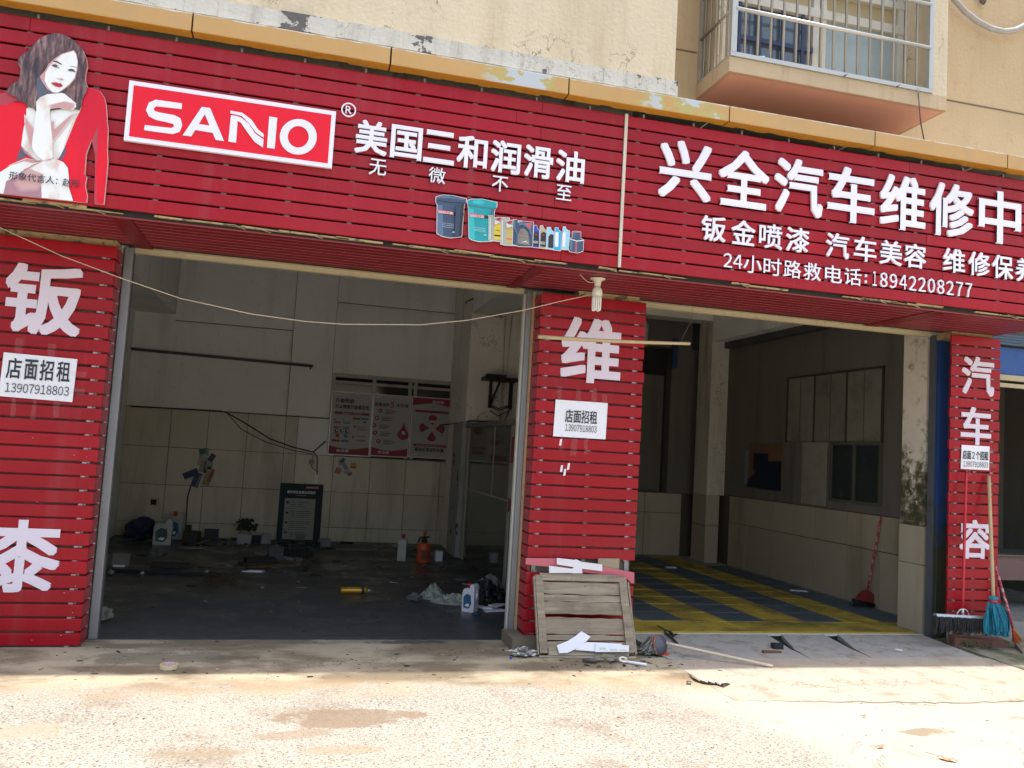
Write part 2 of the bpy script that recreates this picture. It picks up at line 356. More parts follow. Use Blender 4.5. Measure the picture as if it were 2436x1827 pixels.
def ground_mat():
    g = G('street_and_apron'); X, Y, Z = g.sep()
    # aggregate street
    base = g.mix(g.noise(.9, 6), (.275, .25, .205), (.40, .365, .31))
    vd = g.vor(100, 'Color'); val = g.n('ShaderNodeSeparateColor'); g.l(vd, val.inputs[0])
    stones = g.mix(val.outputs[1], (.25, .20, .15), (.56, .52, .46))
    stones = g.mix(g.math('GREATER_THAN', val.outputs[0], .70), stones, (.07, .055, .045))
    near = g.smooth(g.vor(100), .55, .30)
    agg = g.mix(g.math('MULTIPLY', near, .75), base, stones)
    vd2 = g.vor(46, 'Color'); v2 = g.n('ShaderNodeSeparateColor'); g.l(vd2, v2.inputs[0])
    big = g.math('MULTIPLY', g.math('GREATER_THAN', v2.outputs[0], .80), g.smooth(g.vor(46), .36, .26))
    agg = g.mix(g.math('MULTIPLY', big, .85), agg, (.09, .07, .055))
    agg = g.mix(g.math('MULTIPLY', g.smooth(g.noise(1.5, 7, None, .62), .50, .68), .65), agg, (.20, .155, .11))
    fs = g.smooth(g.noise(85, 3, g.scaled((.55, 1, 1)), .6), .56, .62); dens = g.smooth(g.noise(1.1, 5), .36, .58)
    agg = g.mix(g.math('MULTIPLY', fs, g.math('ADD', g.math('MULTIPLY', dens, .5), .28)), agg, (.075, .06, .045))
    fs2 = g.smooth(g.noise(60, 3, g.scaled((.6, 1, 1)), .6), .60, .64)
    agg = g.mix(g.math('MULTIPLY', fs2, .5), agg, (.66, .62, .54))
    # smooth worn cement to the right: boundary X > f(Y)
    wob = g.math('MULTIPLY', g.math('SUBTRACT', g.noise(1.2, 6), .5), 1.3)
    s = g.math('ADD', g.math('SUBTRACT', X, g.math('MULTIPLY', g.math('SUBTRACT', 5.2, Y), .30)), wob)
    sm = g.smooth(s, 2.55, 3.0)
    smoothc = g.mix(g.noise(2.0, 7), (.34, .295, .235), (.46, .41, .34))
    smoothc = g.mix(g.math('MULTIPLY', g.smooth(g.noise(3.2, 8, None, .65), .58, .72), .6), smoothc, (.22, .15, .095))
    col = g.mix(sm, agg, smoothc)
    # strip under the eaves: dirty cement
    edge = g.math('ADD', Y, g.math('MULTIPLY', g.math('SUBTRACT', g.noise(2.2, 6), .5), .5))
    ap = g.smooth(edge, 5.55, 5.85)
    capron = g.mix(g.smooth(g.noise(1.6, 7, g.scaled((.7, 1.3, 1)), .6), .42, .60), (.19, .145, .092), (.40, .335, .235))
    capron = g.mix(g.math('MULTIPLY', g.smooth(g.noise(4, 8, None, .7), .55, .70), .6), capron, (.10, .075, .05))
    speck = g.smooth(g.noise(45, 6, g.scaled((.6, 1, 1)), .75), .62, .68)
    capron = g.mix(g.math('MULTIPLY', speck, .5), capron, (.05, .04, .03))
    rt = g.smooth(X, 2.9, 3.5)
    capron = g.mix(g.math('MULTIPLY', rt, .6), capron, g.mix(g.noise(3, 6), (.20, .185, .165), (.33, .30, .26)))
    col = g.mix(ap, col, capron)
    # pale rust edge along the drip line
    dl = g.math('MULTIPLY', g.smooth(edge, 5.35, 5.6), g.smooth(edge, 5.95, 5.75))
    col = g.mix(g.math('MULTIPLY', g.math('MULTIPLY', dl, .5), g.smooth(g.noise(1.1, 4), .4, .6)), col, (.42, .29, .17))
    # stains (own shape, do not move with the light)
    for (cx, cy, rx, ry, cc, a) in ((.42, 5.06, .40, .16, (.20, .14, .09), .80), (.13, 4.80, .2, .08, (.24, .17, .11), .6), (.35, 4.55, .22, .07, (.3, .2, .12), .5),
                                    (3.95, 4.55, .17, .07, (.22, .17, .11), .85), (-1.35, 4.95, .35, .13, (.33, .27, .19), .6), (4.2, 5.45, .5, .10, (.36, .24, .10), .6), (4.9, 5.25, .35, .06, (.22, .17, .07), .7),
                                    (.9, 4.1, .18, .09, (.34, .24, .15), .6), (-.35, 4.55, .3, .06, (.26, .19, .12), .45), (1.0, 6.92, .35, .07, (.05, .045, .04), .8), (-.75, 6.45, .6, .16, (.12, .10, .075), .6)):
        dx = g.math('DIVIDE', g.math('SUBTRACT', X, cx), rx); dy = g.math('DIVIDE', g.math('SUBTRACT', Y, cy), ry)
        d = g.math('ADD', g.math('ADD', g.math('MULTIPLY', dx, dx), g.math('MULTIPLY', dy, dy)), g.math('MULTIPLY', g.math('SUBTRACT', g.noise(5, 7, None, .62), .5), 4.5))
        col = g.mix(g.math('MULTIPLY', g.smooth(d, 1.25, .6), a), col, cc)
    # cracks
    v = g.n('ShaderNodeTexVoronoi', feature='DISTANCE_TO_EDGE'); wv = g.n('ShaderNodeVectorMath', operation='ADD'); g.l(g.pos, wv.inputs[0])
    nn = g.n('ShaderNodeVectorMath', operation='SCALE'); g.l(g.noise(3, 7, None, .65, 'Color'), nn.inputs[0]); nn.inputs['Scale'].default_value = .8
    g.l(nn.outputs[0], wv.inputs[1]); g.l(wv.outputs[0], v.inputs['Vector']); v.inputs['Scale'].default_value = .9
    ck = g.math('MULTIPLY', g.math('LESS_THAN', v.outputs['Distance'], .005), g.smooth(g.noise(1.3, 3), .5, .56))
    col = g.mix(g.math('MULTIPLY', g.math('MULTIPLY', ck, g.math('MAXIMUM', sm, ap)), .75), col, (.10, .08, .05))
    g.out(col, .93)
    g.bump(g.math('ADD', g.math('MULTIPLY', near, .5), g.math('MULTIPLY', g.noise(18, 6), .8)), .5, .008)
    return g.m
GROUND = ground_mat()
def floor_mat():
    g = G('oily_dark_floor'); X, Y, Z = g.sep()
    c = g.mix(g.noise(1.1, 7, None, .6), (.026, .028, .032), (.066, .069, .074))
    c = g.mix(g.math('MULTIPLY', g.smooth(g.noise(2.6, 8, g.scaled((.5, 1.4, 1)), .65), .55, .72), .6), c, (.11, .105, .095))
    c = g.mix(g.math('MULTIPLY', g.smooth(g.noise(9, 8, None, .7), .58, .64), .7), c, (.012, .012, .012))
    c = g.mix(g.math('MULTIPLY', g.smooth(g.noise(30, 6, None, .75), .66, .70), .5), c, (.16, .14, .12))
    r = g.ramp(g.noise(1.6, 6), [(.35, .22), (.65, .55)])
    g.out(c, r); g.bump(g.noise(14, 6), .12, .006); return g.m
OILY = floor_mat()
CEMENT = plaster('ramp_cement', (.33, .305, .27), (.15, .125, .10), .9, True, None, 2.2)
YMAT = mat('yellow_grid_tile', (.52, .375, .06), .42, 0, .2, 5, (.14, .105, .05), 3, .38, .66, 40, .1, .002, .1, False, .10)
BMAT = mat('slate_grid_tile', (.11, .135, .155), .42, 0, .14, 5, (.05, .05, .045), 5, .5, .75, 40, .1, .002, .1, False, .10)

# ================================================================ SETTING
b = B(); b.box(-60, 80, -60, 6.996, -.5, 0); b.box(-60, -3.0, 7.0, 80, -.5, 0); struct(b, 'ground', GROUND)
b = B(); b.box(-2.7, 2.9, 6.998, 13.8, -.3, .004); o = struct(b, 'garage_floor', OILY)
b = B(); b.box(2.9, 6.66, 7.05, 13.4, -.3, .03); b.box(6.66, 14, 7.3, 14, -.3, .12); struct(b, 'wash_bay_floor', CEMENT)
# ramp up to the wash bay, with two wedge-shaped drainage slots and a pale lip
def rampz(y): return max(.006, .034 + (.046 - .034) * 0 - .028 * max(0, (7.04 - y)) / .62)
b = B()
xs = [(2.93, 3.62), (3.80, 4.31), (4.45, 5.91)]
def slab(x0a, x1a, x0b, x1b):   # a = at the lip (Y 7.03), b = at the foot (Y 6.35)
    b.hexa([(x0b, 6.30, -.05), (x1b, 6.30, -.05), (x1a, 7.03, -.05), (x0a, 7.03, -.05), (x0b, 6.30, .008), (x1b, 6.30, .008), (x1a, 7.03, .046), (x0a, 7.03, .046)])
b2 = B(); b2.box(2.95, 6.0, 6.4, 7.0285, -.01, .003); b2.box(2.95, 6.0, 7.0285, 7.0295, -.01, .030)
def zz_(y): return .008 + .038 * (y - 6.30) / .73
def ramp_piece(pts):       # plan outline; the top follows the slope
    lo = [b.bm.verts.new((x, y, -.05)) for x, y in pts]; hi = [b.bm.verts.new((x, y, zz_(y))) for x, y in pts]; n = len(pts)
    t = b._f(hi); b._f(lo[::-1])
    for k in range(n): b._f([lo[k], lo[(k + 1) % n], hi[(k + 1) % n], hi[k]])
ramp_piece([(3.02, 6.30), (4.297, 6.30), (4.280, 6.57), (4.330, 7.029), (2.95, 7.029)])
ramp_piece([(4.301, 6.30), (4.905, 6.30), (4.886, 6.57), (4.930, 7.029), (4.480, 7.029), (4.318, 6.57)])
ramp_piece([(4.909, 6.30), (6.02, 6.30), (6.02, 7.029), (5.075, 7.029), (4.926, 6.57)])
struct(b, 'ramp', CEMENT); struct(b2, 'ramp_slot_shade', mat('slot_shade', (.018, .02, .012), .95, 0, .3, 12))  # near-black strip in the slots: their shade put into the colour
b = B(); b.box(2.95, 6.03, 7.03, 7.05, .031, .052); b.obj('ramp_lip', mat('pale_lip', (.5, .49, .46), .6))['kind'] = 'structure'
b = B(); b.hexa([(6.04, 5.7, -.05), (6.62, 5.6, -.05), (6.9, 7.0, -.05), (6.12, 7.0, -.05), (6.04, 5.7, .012), (6.62, 5.6, .014), (6.9, 7.0, .03), (6.12, 7.0, .03)])
struct(b, 'mossy_corner', mat('mossy_cement', (.23, .21, .15), .9, 0, .2, 4, (.06, .07, .025), 3.5, .45, .6, 40, .5, .006))

# tan cement apron in front of the ramp, broken front edge
ap = []; x = 3.0
while x < 6.75:
    ap.append((x, 5.19 - .05 * math.sin(x * 1.7) - .035 * (x - 3) + R.uniform(-.018, .018))); x += .07
APR = plaster('tan_cement', (.40, .34, .27), (.24, .175, .115), .85, True, None, 1.3)
b = B()
for (xa, ya), (xb_, yb_) in zip(ap, ap[1:]):
    yt = lambda x: 6.31 if x < 6.05 else 6.31 - (x - 6.05) * .9
    h = lambda x: .002 + .008 * min(1, (x - 3.0) / .8)
    b.hexa([(xa, ya, -.02), (xb_, yb_, -.02), (xb_, yt(xb_), -.02), (xa, yt(xa), -.02), (xa, ya + .004, h(xa)), (xb_, yb_ + .004, h(xb_)), (xb_, yt(xb_), h(xb_)), (xa, yt(xa), h(xa))])
struct(b, 'cement_apron', APR)

# ================================================================ BUILDING
bld = thing('apartment_building', 'cream plastered apartment building above the two open red-fronted garage bays', 'building', (0, 6.6, 0))
b = B()
b.box(-14, 2.69, 5.97, 6.40, 4.57, 12)              # left block
b.box(-14, 2.66, 6.40, 7.6, 4.36, 12)
b.obj('facade_wall', CREAM, bld)
b = B(); b.box(2.66, 7.7, 6.60, 7.0, 4.40, 5.196); b.box(2.67, 7.70, 6.604, 7.0, 5.192, 5.210); b.box(2.66, 7.7, 6.60, 7.0, 5.206, 12)
b.box(7.70, 16, 6.60, 7.0, 4.40, 12); b.obj('recessed_wall', ORANGEW, bld)
b = B()       # scored joint in the recessed wall
JL = mat('joint_line', (.16, .12, .08), .9)
b.box(2.70, 3.17, 6.595, 6.60, 5.194, 5.207); b.obj('wall_joint', JL, bld); b = B(); b.box(5.30, 7.6, 6.595, 6.60, 5.194, 5.207); b.obj('wall_joint', JL, bld)
# peeling plaster ledge, uneven edge
b = B(); x = -14.0
pts = []
while x < 2.70:
    pts.append(x); x += R.uniform(.05, .12) if x > -3 else 1.0
pts.append(2.70)
for a, c in zip(pts, pts[1:]):
    t0 = 4.575 + R.uniform(-.006, .006)
    b.box(a, c + .0005, 5.925 + R.uniform(-.003, .003), 5.975, 4.452 + R.uniform(-.002, .004), t0)
b.obj('ledge', LEDGE, bld)
b = B(); b.box(-14, 2.69, 5.945, 5.972, 4.430, 4.4505); b.obj('ledge_shade_strip', DARK, bld)  # dark strip painted in as the shadow line below the ledge
# ochre sheet-metal coping in lengths of 1.34 m, folded under at the bottom
YF = 5.88
def copm(name, patches):
    g = G(name); X, Y, Z = g.sep()
    c = g.mix(g.noise(1.5, 5, g.scaled((1, 1, .15))), (.42, .24, .075), (.53, .315, .11))
    c = g.mix(g.math('MULTIPLY', g.smooth(g.noise(3, 7, g.scaled((1, 1, .2))), .5, .75), .5), c, (.36, .25, .13))
    msk = None
    for (x0, x1) in patches:
        a = g.math('MULTIPLY', g.smooth(X, x0 - .25, x0 + .12), g.smooth(X, x1 + .25, x1 - .12)); msk = a if msk is None else g.math('MAXIMUM', msk, a)
    if msk is not None:
        pe = g.math('ADD', g.noise(4.2, 8, g.scaled((1, 1, 1.6)), .6), g.math('MULTIPLY', msk, .17))
        c = g.mix(g.math('MULTIPLY', msk, g.smooth(pe, .52, .62)), c, (.40, .34, .11))
        c = g.mix(g.math('MULTIPLY', msk, g.smooth(pe, .65, .662)), c, (.44, .455, .48))
    top = g.math('MULTIPLY', g.smooth(g.math('ADD', Z, g.math('MULTIPLY', g.noise(9, 6), .03)), 4.430, 4.438), .85)
    c = g.mix(top, c, (.62, .60, .56))
    g.out(c, .34); g.bump(g.noise(4, 5), .25, .01); return g.m
COP = copm('ochre_coping_paint', [(1.25, 1.70), (2.45, 3.05)])
UNM = mat('ochre_coping_fold', (.56, .27, .035), .42, 0, .12, 3, (.30, .16, .03), 5, .55, .8)
jx = [-3.58 + 1.343 * k for k in range(12)]
for i, (a, c) in enumerate(zip(jx, jx[1:])):
    b = B(); a += .006; c -= .006
    b.mi = 0; b.box(a, c, YF, YF + .03, 4.302, 4.4195)
    n = 14; b.mi = 1      # folded-under flange with a ragged rear edge
    for k in range(n):
        u0 = a + (c - a) * k / n; u1 = a + (c - a) * (k + 1) / n
        e = 5.985 + R.choice([0, 0, 0, .008, -.012, .012]) + R.uniform(-.004, .004)
        b.hexa([(u0, YF + .002, 4.298), (u1, YF + .002, 4.298), (u1, e, 4.300), (u0, e, 4.300), (u0, YF + .002, 4.304), (u1, YF + .002, 4.304), (u1, e, 4.306), (u0, e, 4.306)])
    b.mi = 0; b.hexa([(a, YF, 4.4195), (c, YF, 4.4195), (c, 6.59 if c > 2.7 else 5.97, 4.430), (a, 6.59 if c > 2.7 else 5.97, 4.430), (a, YF, 4.424), (c, YF, 4.424), (c, 6.59 if c > 2.7 else 5.97, 4.436), (a, 6.59 if c > 2.7 else 5.97, 4.436)])
    b.obj('coping_panel', [COP, UNM], bld)
b = B(); b.box(-14, 2.4, 6.10, 6.6, 4.10, 4.40); b.obj('edge_beam', BEAMC, bld)
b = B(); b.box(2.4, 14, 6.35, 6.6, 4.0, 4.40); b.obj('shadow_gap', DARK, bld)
b = B(); b.box(-14, 14, 6.60, 14.2, 4.36, 4.40); b.box(-14, 14, 13.8, 14.2, -.3, 4.4); b.obj('floor_slab', INWALL, bld)
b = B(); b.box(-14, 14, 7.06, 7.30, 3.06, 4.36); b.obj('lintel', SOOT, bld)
b = B()
for (x0, x1) in ((-1.34, 1.84), (2.88, 6.07)):
    b.box(x0, x1, 7.05, 7.10, 2.972, 3.012); b.box(x0, x1, 6.99, 7.10, 3.014, 3.05)
b.obj('lintel_trim', CREAMT, bld)
# --- left bay
b = B(); b.box(-2.75, -2.5, 7.05, 13.8, 0, 4.36); b.obj('side_wall', INWALL, bld)
b = B(); b.box(-14, -1.42, 7.02, 7.2, 0, 4.3); b.obj('front_wall', INWALL, bld)
b = B()
b.box(-2.5, .48, 13.62, 13.8, 1.93, 4.36); b.box(.48, 2.9, 13.62, 13.8, 2.66, 4.36)       # whitewashed back wall round the window
b.box(-2.5, 2.9, 13.64, 13.8, 0, 1.93); b.obj('back_wall', INWALL, bld)
b = B(); b.box(-.17, .47, 13.56, 13.62, 1.94, 4.36); b.obj('wall_pier', INWALL, bld)
EDGESHADE = mat('edge_shade', (.16, .15, .13), .95, 0, .3, 8)  # corner shade painted as thin dark lines along pier and beam edges
for (x0, x1, z0, z1) in ((-.178, -.170, 1.94, 4.3), (.470, .476, 2.66, 4.3), (-1.92, -.18, 3.272, 3.280), (.48, 2.38, 3.793, 3.799), (-2.48, .48, 1.928, 1.938)):
    b = B(); b.box(x0, x1, 13.553 if z0 < 1.95 and x1 - x0 < .1 else 13.58, 13.625, z0, z1); b.obj('edge_shade_line', EDGESHADE, bld)
b = B(); b.box(-1.92, -.172, 13.585, 13.62, 3.28, 4.36); b.box(.472, 2.38, 13.585, 13.62, 3.80, 4.36); b.obj('roof_beam', INWALL, bld)
b = B(); b.box(-2.5, -1.93, 7.3, 13.62, 3.37, 4.36); b.obj('edge_roof_beam', INWALL, bld)
b = B(); b.box(2.38, 2.88, 7.3, 12.145, 3.60, 4.36); b.obj('right_roof_beam', INWALL, bld)
b = B(); b.box(3.16, 3.24, 8.0, 13.8, 0, 4.36); b.box(2.86, 2.93, 7.08, 8.0, 0, 4.36); b.box(2.931, 3.24, 7.93, 7.999, 0, 4.36); b.obj('dividing_wall', INWALL2, bld)
b = B(); b.box(2.39, 3.16, 12.15, 13.6, 0, 4.36); b.obj('concrete_column', INWALL2, bld)
b = B(); b.box(-2.5, 2.4, 13.63, 13.645, 0, 1.93); b.obj('tile_backing', GROUT, bld)
xs_t = [-2.5, -1.857, -1.318, -.743, -.175, .01, .595, 1.178, 1.745, 2.309, 2.9]
zs_t = [.006, .225, .780, 1.345, 1.925]
for j, (z0, z1) in enumerate(zip(zs_t, zs_t[1:])):
    for i, (x0, x1) in enumerate(zip(xs_t, xs_t[1:])):
        if j == 3 and x0 >= .5: z1b = 1.36
        else: z1b = z1
        if z1b - z0 < .05: continue
        b = B(); g_ = .004; dy = R.uniform(-.002, .002)
        b.box(x0 + g_, x1 - g_, 13.60 + dy, 13.632, z0 + g_, z1b - g_)
        b.obj('wall_tile', INWALL if (i == 5 and j == 3) else WTILE, bld)
# strip window high in the back wall
wf = B()
wf.box(.48, 2.9, 13.57, 13.66, 2.60, 2.66)
for x in (.48, 1.12, 1.70, 1.79, 2.40, 2.50): wf.box(x, x + .055, 13.575, 13.655, 1.36, 2.60)
wf.box(.48, 2.9, 13.58, 13.65, 2.50, 2.545)
wn = wf.obj('window', mat('aluminium_frame', (.40, .39, .35), .5, .2, .1, 4, (.2, .18, .14), 4), bld)
for (x0, x1) in ((.535, 1.12), (1.175, 1.70), (1.845, 2.40), (2.555, 2.84)):
    b = B(); b.box(x0, x1, 13.60, 13.605, 1.37, 2.50); b.obj('pane', DGLASS, wn)
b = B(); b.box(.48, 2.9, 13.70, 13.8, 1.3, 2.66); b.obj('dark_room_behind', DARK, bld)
# --- right bay
XW = 6.58
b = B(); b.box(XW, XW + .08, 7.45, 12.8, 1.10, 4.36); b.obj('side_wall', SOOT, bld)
b = B(); b.box(XW + .002, XW + .06, 7.45, 12.8, 0, 1.10); b.obj('tile_backing', GROUT, bld)
ys = [7.46, 8.36, 8.96, 9.62, 10.62, 11.30, 11.84]
for (z0, z1) in ((.035, .68), (.69, 1.085)):
    for k, (y0, y1) in enumerate(zip(ys, ys[1:])):
        o_ = .2 if z0 > .5 and k in (1, 3) else 0
        b = B(); b.box(XW - .012 + R.uniform(-.002, .002), XW + .003, y0 + .004, y1 - .004, z0, z1); b.obj('wall_tile', WTILE2, bld)
b = B(); b.box(6.095, XW + .08, 7.12, 7.46, 1.082, 4.36); b.obj('mossy_pier', PIERM, bld)
b = B(); b.box(6.085, XW + .08, 7.112, 7.462, .0, .697); b.obj('wall_tile', WTILE2, bld)
b = B(); b.box(6.085, XW + .08, 7.112, 7.462, .703, 1.078); b.obj('wall_tile', WTILE2, bld)
b = B(); b.box(6.28, XW - .002, 7.46, 12.05, 3.50, 4.36); b.obj('roof_beam', INWALL, bld)
b = B(); b.box(6.47, XW - .001, 7.6, 12.0, 3.40, 3.499); b.obj('pipe_duct', STEELD, bld)
b = B(); b.box(6.28, 6.62, 12.05, 12.5, 1.08, 4.36); b.obj('concrete_column', plaster('grimy_column', (.66, .61, .53), (.25, .21, .16), .9, True, None, 1.4), bld)
b = B(); b.box(6.275, 6.50, 12.04, 12.5, 0, .60); b.obj('wall_tile', WTILE2, bld); b = B(); b.box(6.275, 6.50, 12.04, 12.5, .607, 1.075); b.obj('wall_tile', WTILE2, bld)
b = B(); b.box(2.96, 6.28, 12.06, 12.4, 3.83, 4.36); b.obj('rear_roof_beam', INWALL2, bld)
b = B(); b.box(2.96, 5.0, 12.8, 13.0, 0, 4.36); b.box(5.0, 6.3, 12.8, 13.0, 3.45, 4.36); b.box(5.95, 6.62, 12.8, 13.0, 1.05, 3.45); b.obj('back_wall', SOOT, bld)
b = B(); b.box(5.0, 6.62, 12.78, 13.0, 0, 1.05); b.obj('tile_backing', GROUT, bld)
for (x0, x1) in ((5.0, 5.55), (5.56, 6.2)):
    for (z0, z1) in ((.04, .72), (.73, 1.04)):
        b = B(); b.box(x0, x1, 12.765, 12.782, z0, z1); b.obj('wall_tile', WTILE2, bld)
b = B(); b.box(5.0, 5.93, 13.05, 13.1, 1.05, 3.0); b.obj('plywood_panel', SOOT, bld)
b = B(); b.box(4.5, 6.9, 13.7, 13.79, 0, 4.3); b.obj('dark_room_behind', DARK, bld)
b = B(); b.tube([(5.33, 12.6, 3.4), (5.33, 12.6, 3.75), (5.30, 12.58, 3.84), (5.1, 12.55, 3.86)], .075, 12); b.obj('drain_pipe', mat('grey_pvc', (.42, .42, .42), .5), bld)
b = B(); b.box(5.93, 6.02, 12.74, 12.79, 3.1, 3.6); b.obj('blue_switch_box', BLUEPAINT, bld)
# boarded windows of the side wall
def sheet(name, y0, y1, z0, z1, mt, t=.012, **kw):
    b = B(); b.box(XW - t, XW + .001, y0, y1, z0, z1); return b.obj(name, mt, bld, **kw)
BOARD = mat('grimy_board', (.22, .215, .18), .8, 0, .2, 2, (.09, .088, .07), 3, .45, .75)
for (y0, y1) in ((8.38, 9.02), (9.04, 9.70), (9.72, 10.33)): sheet('grey_panel', y0, y1, 1.95, 2.81, BOARD)
for y in (8.36, 9.02, 9.69, 10.32): sheet('panel_frame', y, y + .028, 1.93, 2.83, mat('panel_edge', (.05, .048, .04), .8), .022)
sheet('panel_frame', 8.36, 10.35, 2.805, 2.83, mat('panel_edge2', (.05, .048, .04), .8), .024)
for y in (8.70, 9.36, 10.02): sheet('panel_frame', y, y + .012, 1.95, 2.80, mat('panel_edge3', (.10, .098, .08), .8), .016)
sheet('pale_panel', 9.42, 9.95, 1.12, 1.93, mat('pale_board', (.28, .27, .23), .8, 0, .1, 2, (.2, .19, .15), 3))
fr = B(); fr.box(XW - .03, XW, 8.36, 9.33, 1.90, 1.935); fr.box(XW - .03, XW, 8.36, 9.33, 1.20, 1.23)
for y in (8.36, 8.84, 9.29): fr.box(XW - .03, XW, y, y + .04, 1.23, 1.90)
cw_ = fr.obj('window', mat('old_frame', (.10, .095, .075), .8), bld)
for y in (8.40, 8.88): b = B(); b.box(XW - .012, XW - .008, y, y + .43, 1.23, 1.90); b.obj('pane', mat('grimy_green_glass', (.02, .032, .034), .6, 0, .3, 3, (.05, .055, .05), 5), cw_)
# --- projecting window bay
b = B(); b.box(3.18, 5.284, 6.0, 6.598, 4.775, 4.90); b.obj('bay_slab', SLABP, bld)
b = B(); b.box(3.21, 5.25, 6.03, 6.598, 4.767, 4.776); b.obj('bay_underside', SALMON, bld)
b = B(); b.box(3.184, 5.280, 6.004, 6.03, 4.768, 4.775); b.box(3.184, 3.21, 6.03, 6.598, 4.768, 4.775); b.box(5.25, 5.280, 6.03, 6.598, 4.768, 4.775); b.obj('drip_edge', mat('drip_edge', (.38, .20, .11), .8), bld)
b = B(); b.box(5.135, 5.284, 6.0, 6.599, 4.9, 7.6); b.obj('bay_pier', CREAM, bld)
b = B(); b.box(3.24, 3.32, 6.33, 6.598, 4.9, 7.6); b.box(3.24, 5.13, 6.45, 6.598, 4.9, 4.93); b.obj('bay_cheek', CREAM, bld)
b = B(); b.box(3.25, 5.13, 6.40, 6.598, 5.62, 5.86); b.obj('transom_panel', mat('ochre_panel', (.50, .40, .22), .7, 0, .1), bld)
gr = B()
gr.box(3.18, 5.125, 5.985, 6.02, 4.902, 4.938); 
gr.box(3.182, 3.232, 5.983, 6.033, 4.938, 7.4); gr.box(5.085, 5.130, 5.983, 6.02, 4.938, 7.4)
gr.box(3.185, 3.21, 6.03, 6.59, 4.902, 4.925); gr.box(3.185, 3.215, 6.56, 6.595, 4.925, 7.4)
grille = gr.obj('window_grille', STAINRAIL, bld)
for z in (5.307, 5.70, 6.1, 6.5, 6.9):
    b = B(); b.tube([(3.22, 5.990, z), (5.10, 5.990, z)], .017, 10); b.obj('rail', STAINRAIL, grille)
    b = B(); b.tube([(3.197, 6.02, z), (3.197, 6.58, z)], .013, 8); b.obj('rail', STAINLESS, grille)
bm_ = B(); bm_.tube([(0, 0, 4.93), (0, 0, 7.4)], .0115, 8); bar_me = bm_.mesh('bar', STAINLESS)
for k in range(15): link('bar', bar_me, grille, loc=(3.312 + .1185 * k, 6.004, 0))
for k in range(5): link('bar', bar_me, grille, loc=(3.205, 6.11 + .10 * k, 0))
wf = B()
for x in (3.33, 4.18, 4.25, 5.06): wf.box(x, x + .06, 6.36, 6.42, 4.90, 7.4)
wf.box(3.33, 5.12, 6.35, 6.43, 4.90, 4.96); wf.box(3.33, 5.12, 6.35, 6.43, 5.60, 5.68); wf.box(3.33, 5.12, 6.35, 6.43, 5.84, 5.90)
win = wf.obj('window', mat('white_window_frame', (.60, .57, .50), .5, 0, .08, 4, (.4, .36, .28), 4), bld)
b = B(); b.box(3.38, 4.2, 6.395, 6.40, 4.96, 5.60); b.obj('pane', WINGLASS, win)
b = B(); b.box(4.24, 5.08, 6.385, 6.39, 4.96, 5.60); b.obj('pane', FROST, win)
b = B(); b.box(3.38, 5.08, 6.385, 6.39, 5.90, 7.4); b.obj('pane', FROST, win)
b = B()
for x in (3.44, 3.63, 3.86, 4.06): b.box(x, x + .028, 6.352, 6.366, 4.93, 5.6)
b.box(3.40, 4.18, 6.354, 6.368, 5.27, 5.31); b.obj('inner_bars', mat('navy_bars', (.02, .035, .09), .4), win)
b = B(); b.box(3.33, 5.12, 6.50, 6.59, 4.93, 7.4); b.obj('curtain', mat('grey_curtain', (.20, .24, .27), .9), bld)

# ================================================================ SIGNBOARDS
def slat_profile(L, yf=0.0, h=.090, t=.020):
    """one aluminium slat along +X, front at y = yf, bottom z = 0, rolled top edge"""
    b = B(); pr = [(0, 0), (0, h), (-.5 * t, h), (-.93 * t, h - .004), (-t, h - .010), (-t, .004), (-t + .004, 0)]
    v0 = [b.bm.verts.new((0, yf + t + y, z)) for y, z in pr]; v1 = [b.bm.verts.new((L, yf + t + y, z)) for y, z in pr]
    n = len(pr); b._f(v0); b._f(v1[::-1])
    for i in range(n): b._f([v0[i], v1[i], v1[(i + 1) % n], v0[(i + 1) % n]])
    return b
YS = 5.98      # front of the sign slats
sgL = thing('signboard', 'long red slatted signboard with white-framed logo plate, woman cutout and printed oil drums', 'shop sign', (-.4, YS, 3.04))
sgR = thing('signboard', 'red slatted signboard with large white characters and telephone number, right of the cream batten', 'shop sign', (4.4, YS, 3.04))
Z0, PITCH = 3.046, .1018
def slats(root, x0, x1, joints, seed):
    rr = random.Random(seed)
    for k in range(12):
        cuts = [x0] + [j + (0 if rr.random() < .7 else rr.uniform(-.4, .4)) for j in joints] + [x1]
        for a, c in zip(cuts, cuts[1:]):
            me = slat_profile(c - a - .003).mesh('slat', RED)
            link('slat', me, root, loc=(a + .0015, YS + rr.uniform(-.0015, .0015), Z0 + k * PITCH), rot=(rr.uniform(-.015, .015), rr.uniform(-.0007, .0007), 0))
slats(sgL, -4.6, 2.286, [-1.9, 1.62], 1)
slats(sgR, 2.318, 6.63, [4.9], 2)
for root, x0, x1 in ((sgL, -4.6, 2.30), (sgR, 2.30, 6.63)):
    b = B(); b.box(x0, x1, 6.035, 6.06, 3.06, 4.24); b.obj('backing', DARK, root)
    b = B(); x = x0 + .1
    while x < x1 - .06:
        b.box(x, x + .035, 6.0015, 6.034, 3.05, 4.262); b.box(x + .05, x + .065, 6.0, 6.10, 4.262, 4.292); x += .43
    b.obj('mounting_rail', STEEL, root)
b = B(); b.box(2.290, 2.314, 5.968, 5.985, 3.048, 4.262); b.obj('batten', mat('cream_batten', (.62, .52, .42), .6), sgR)
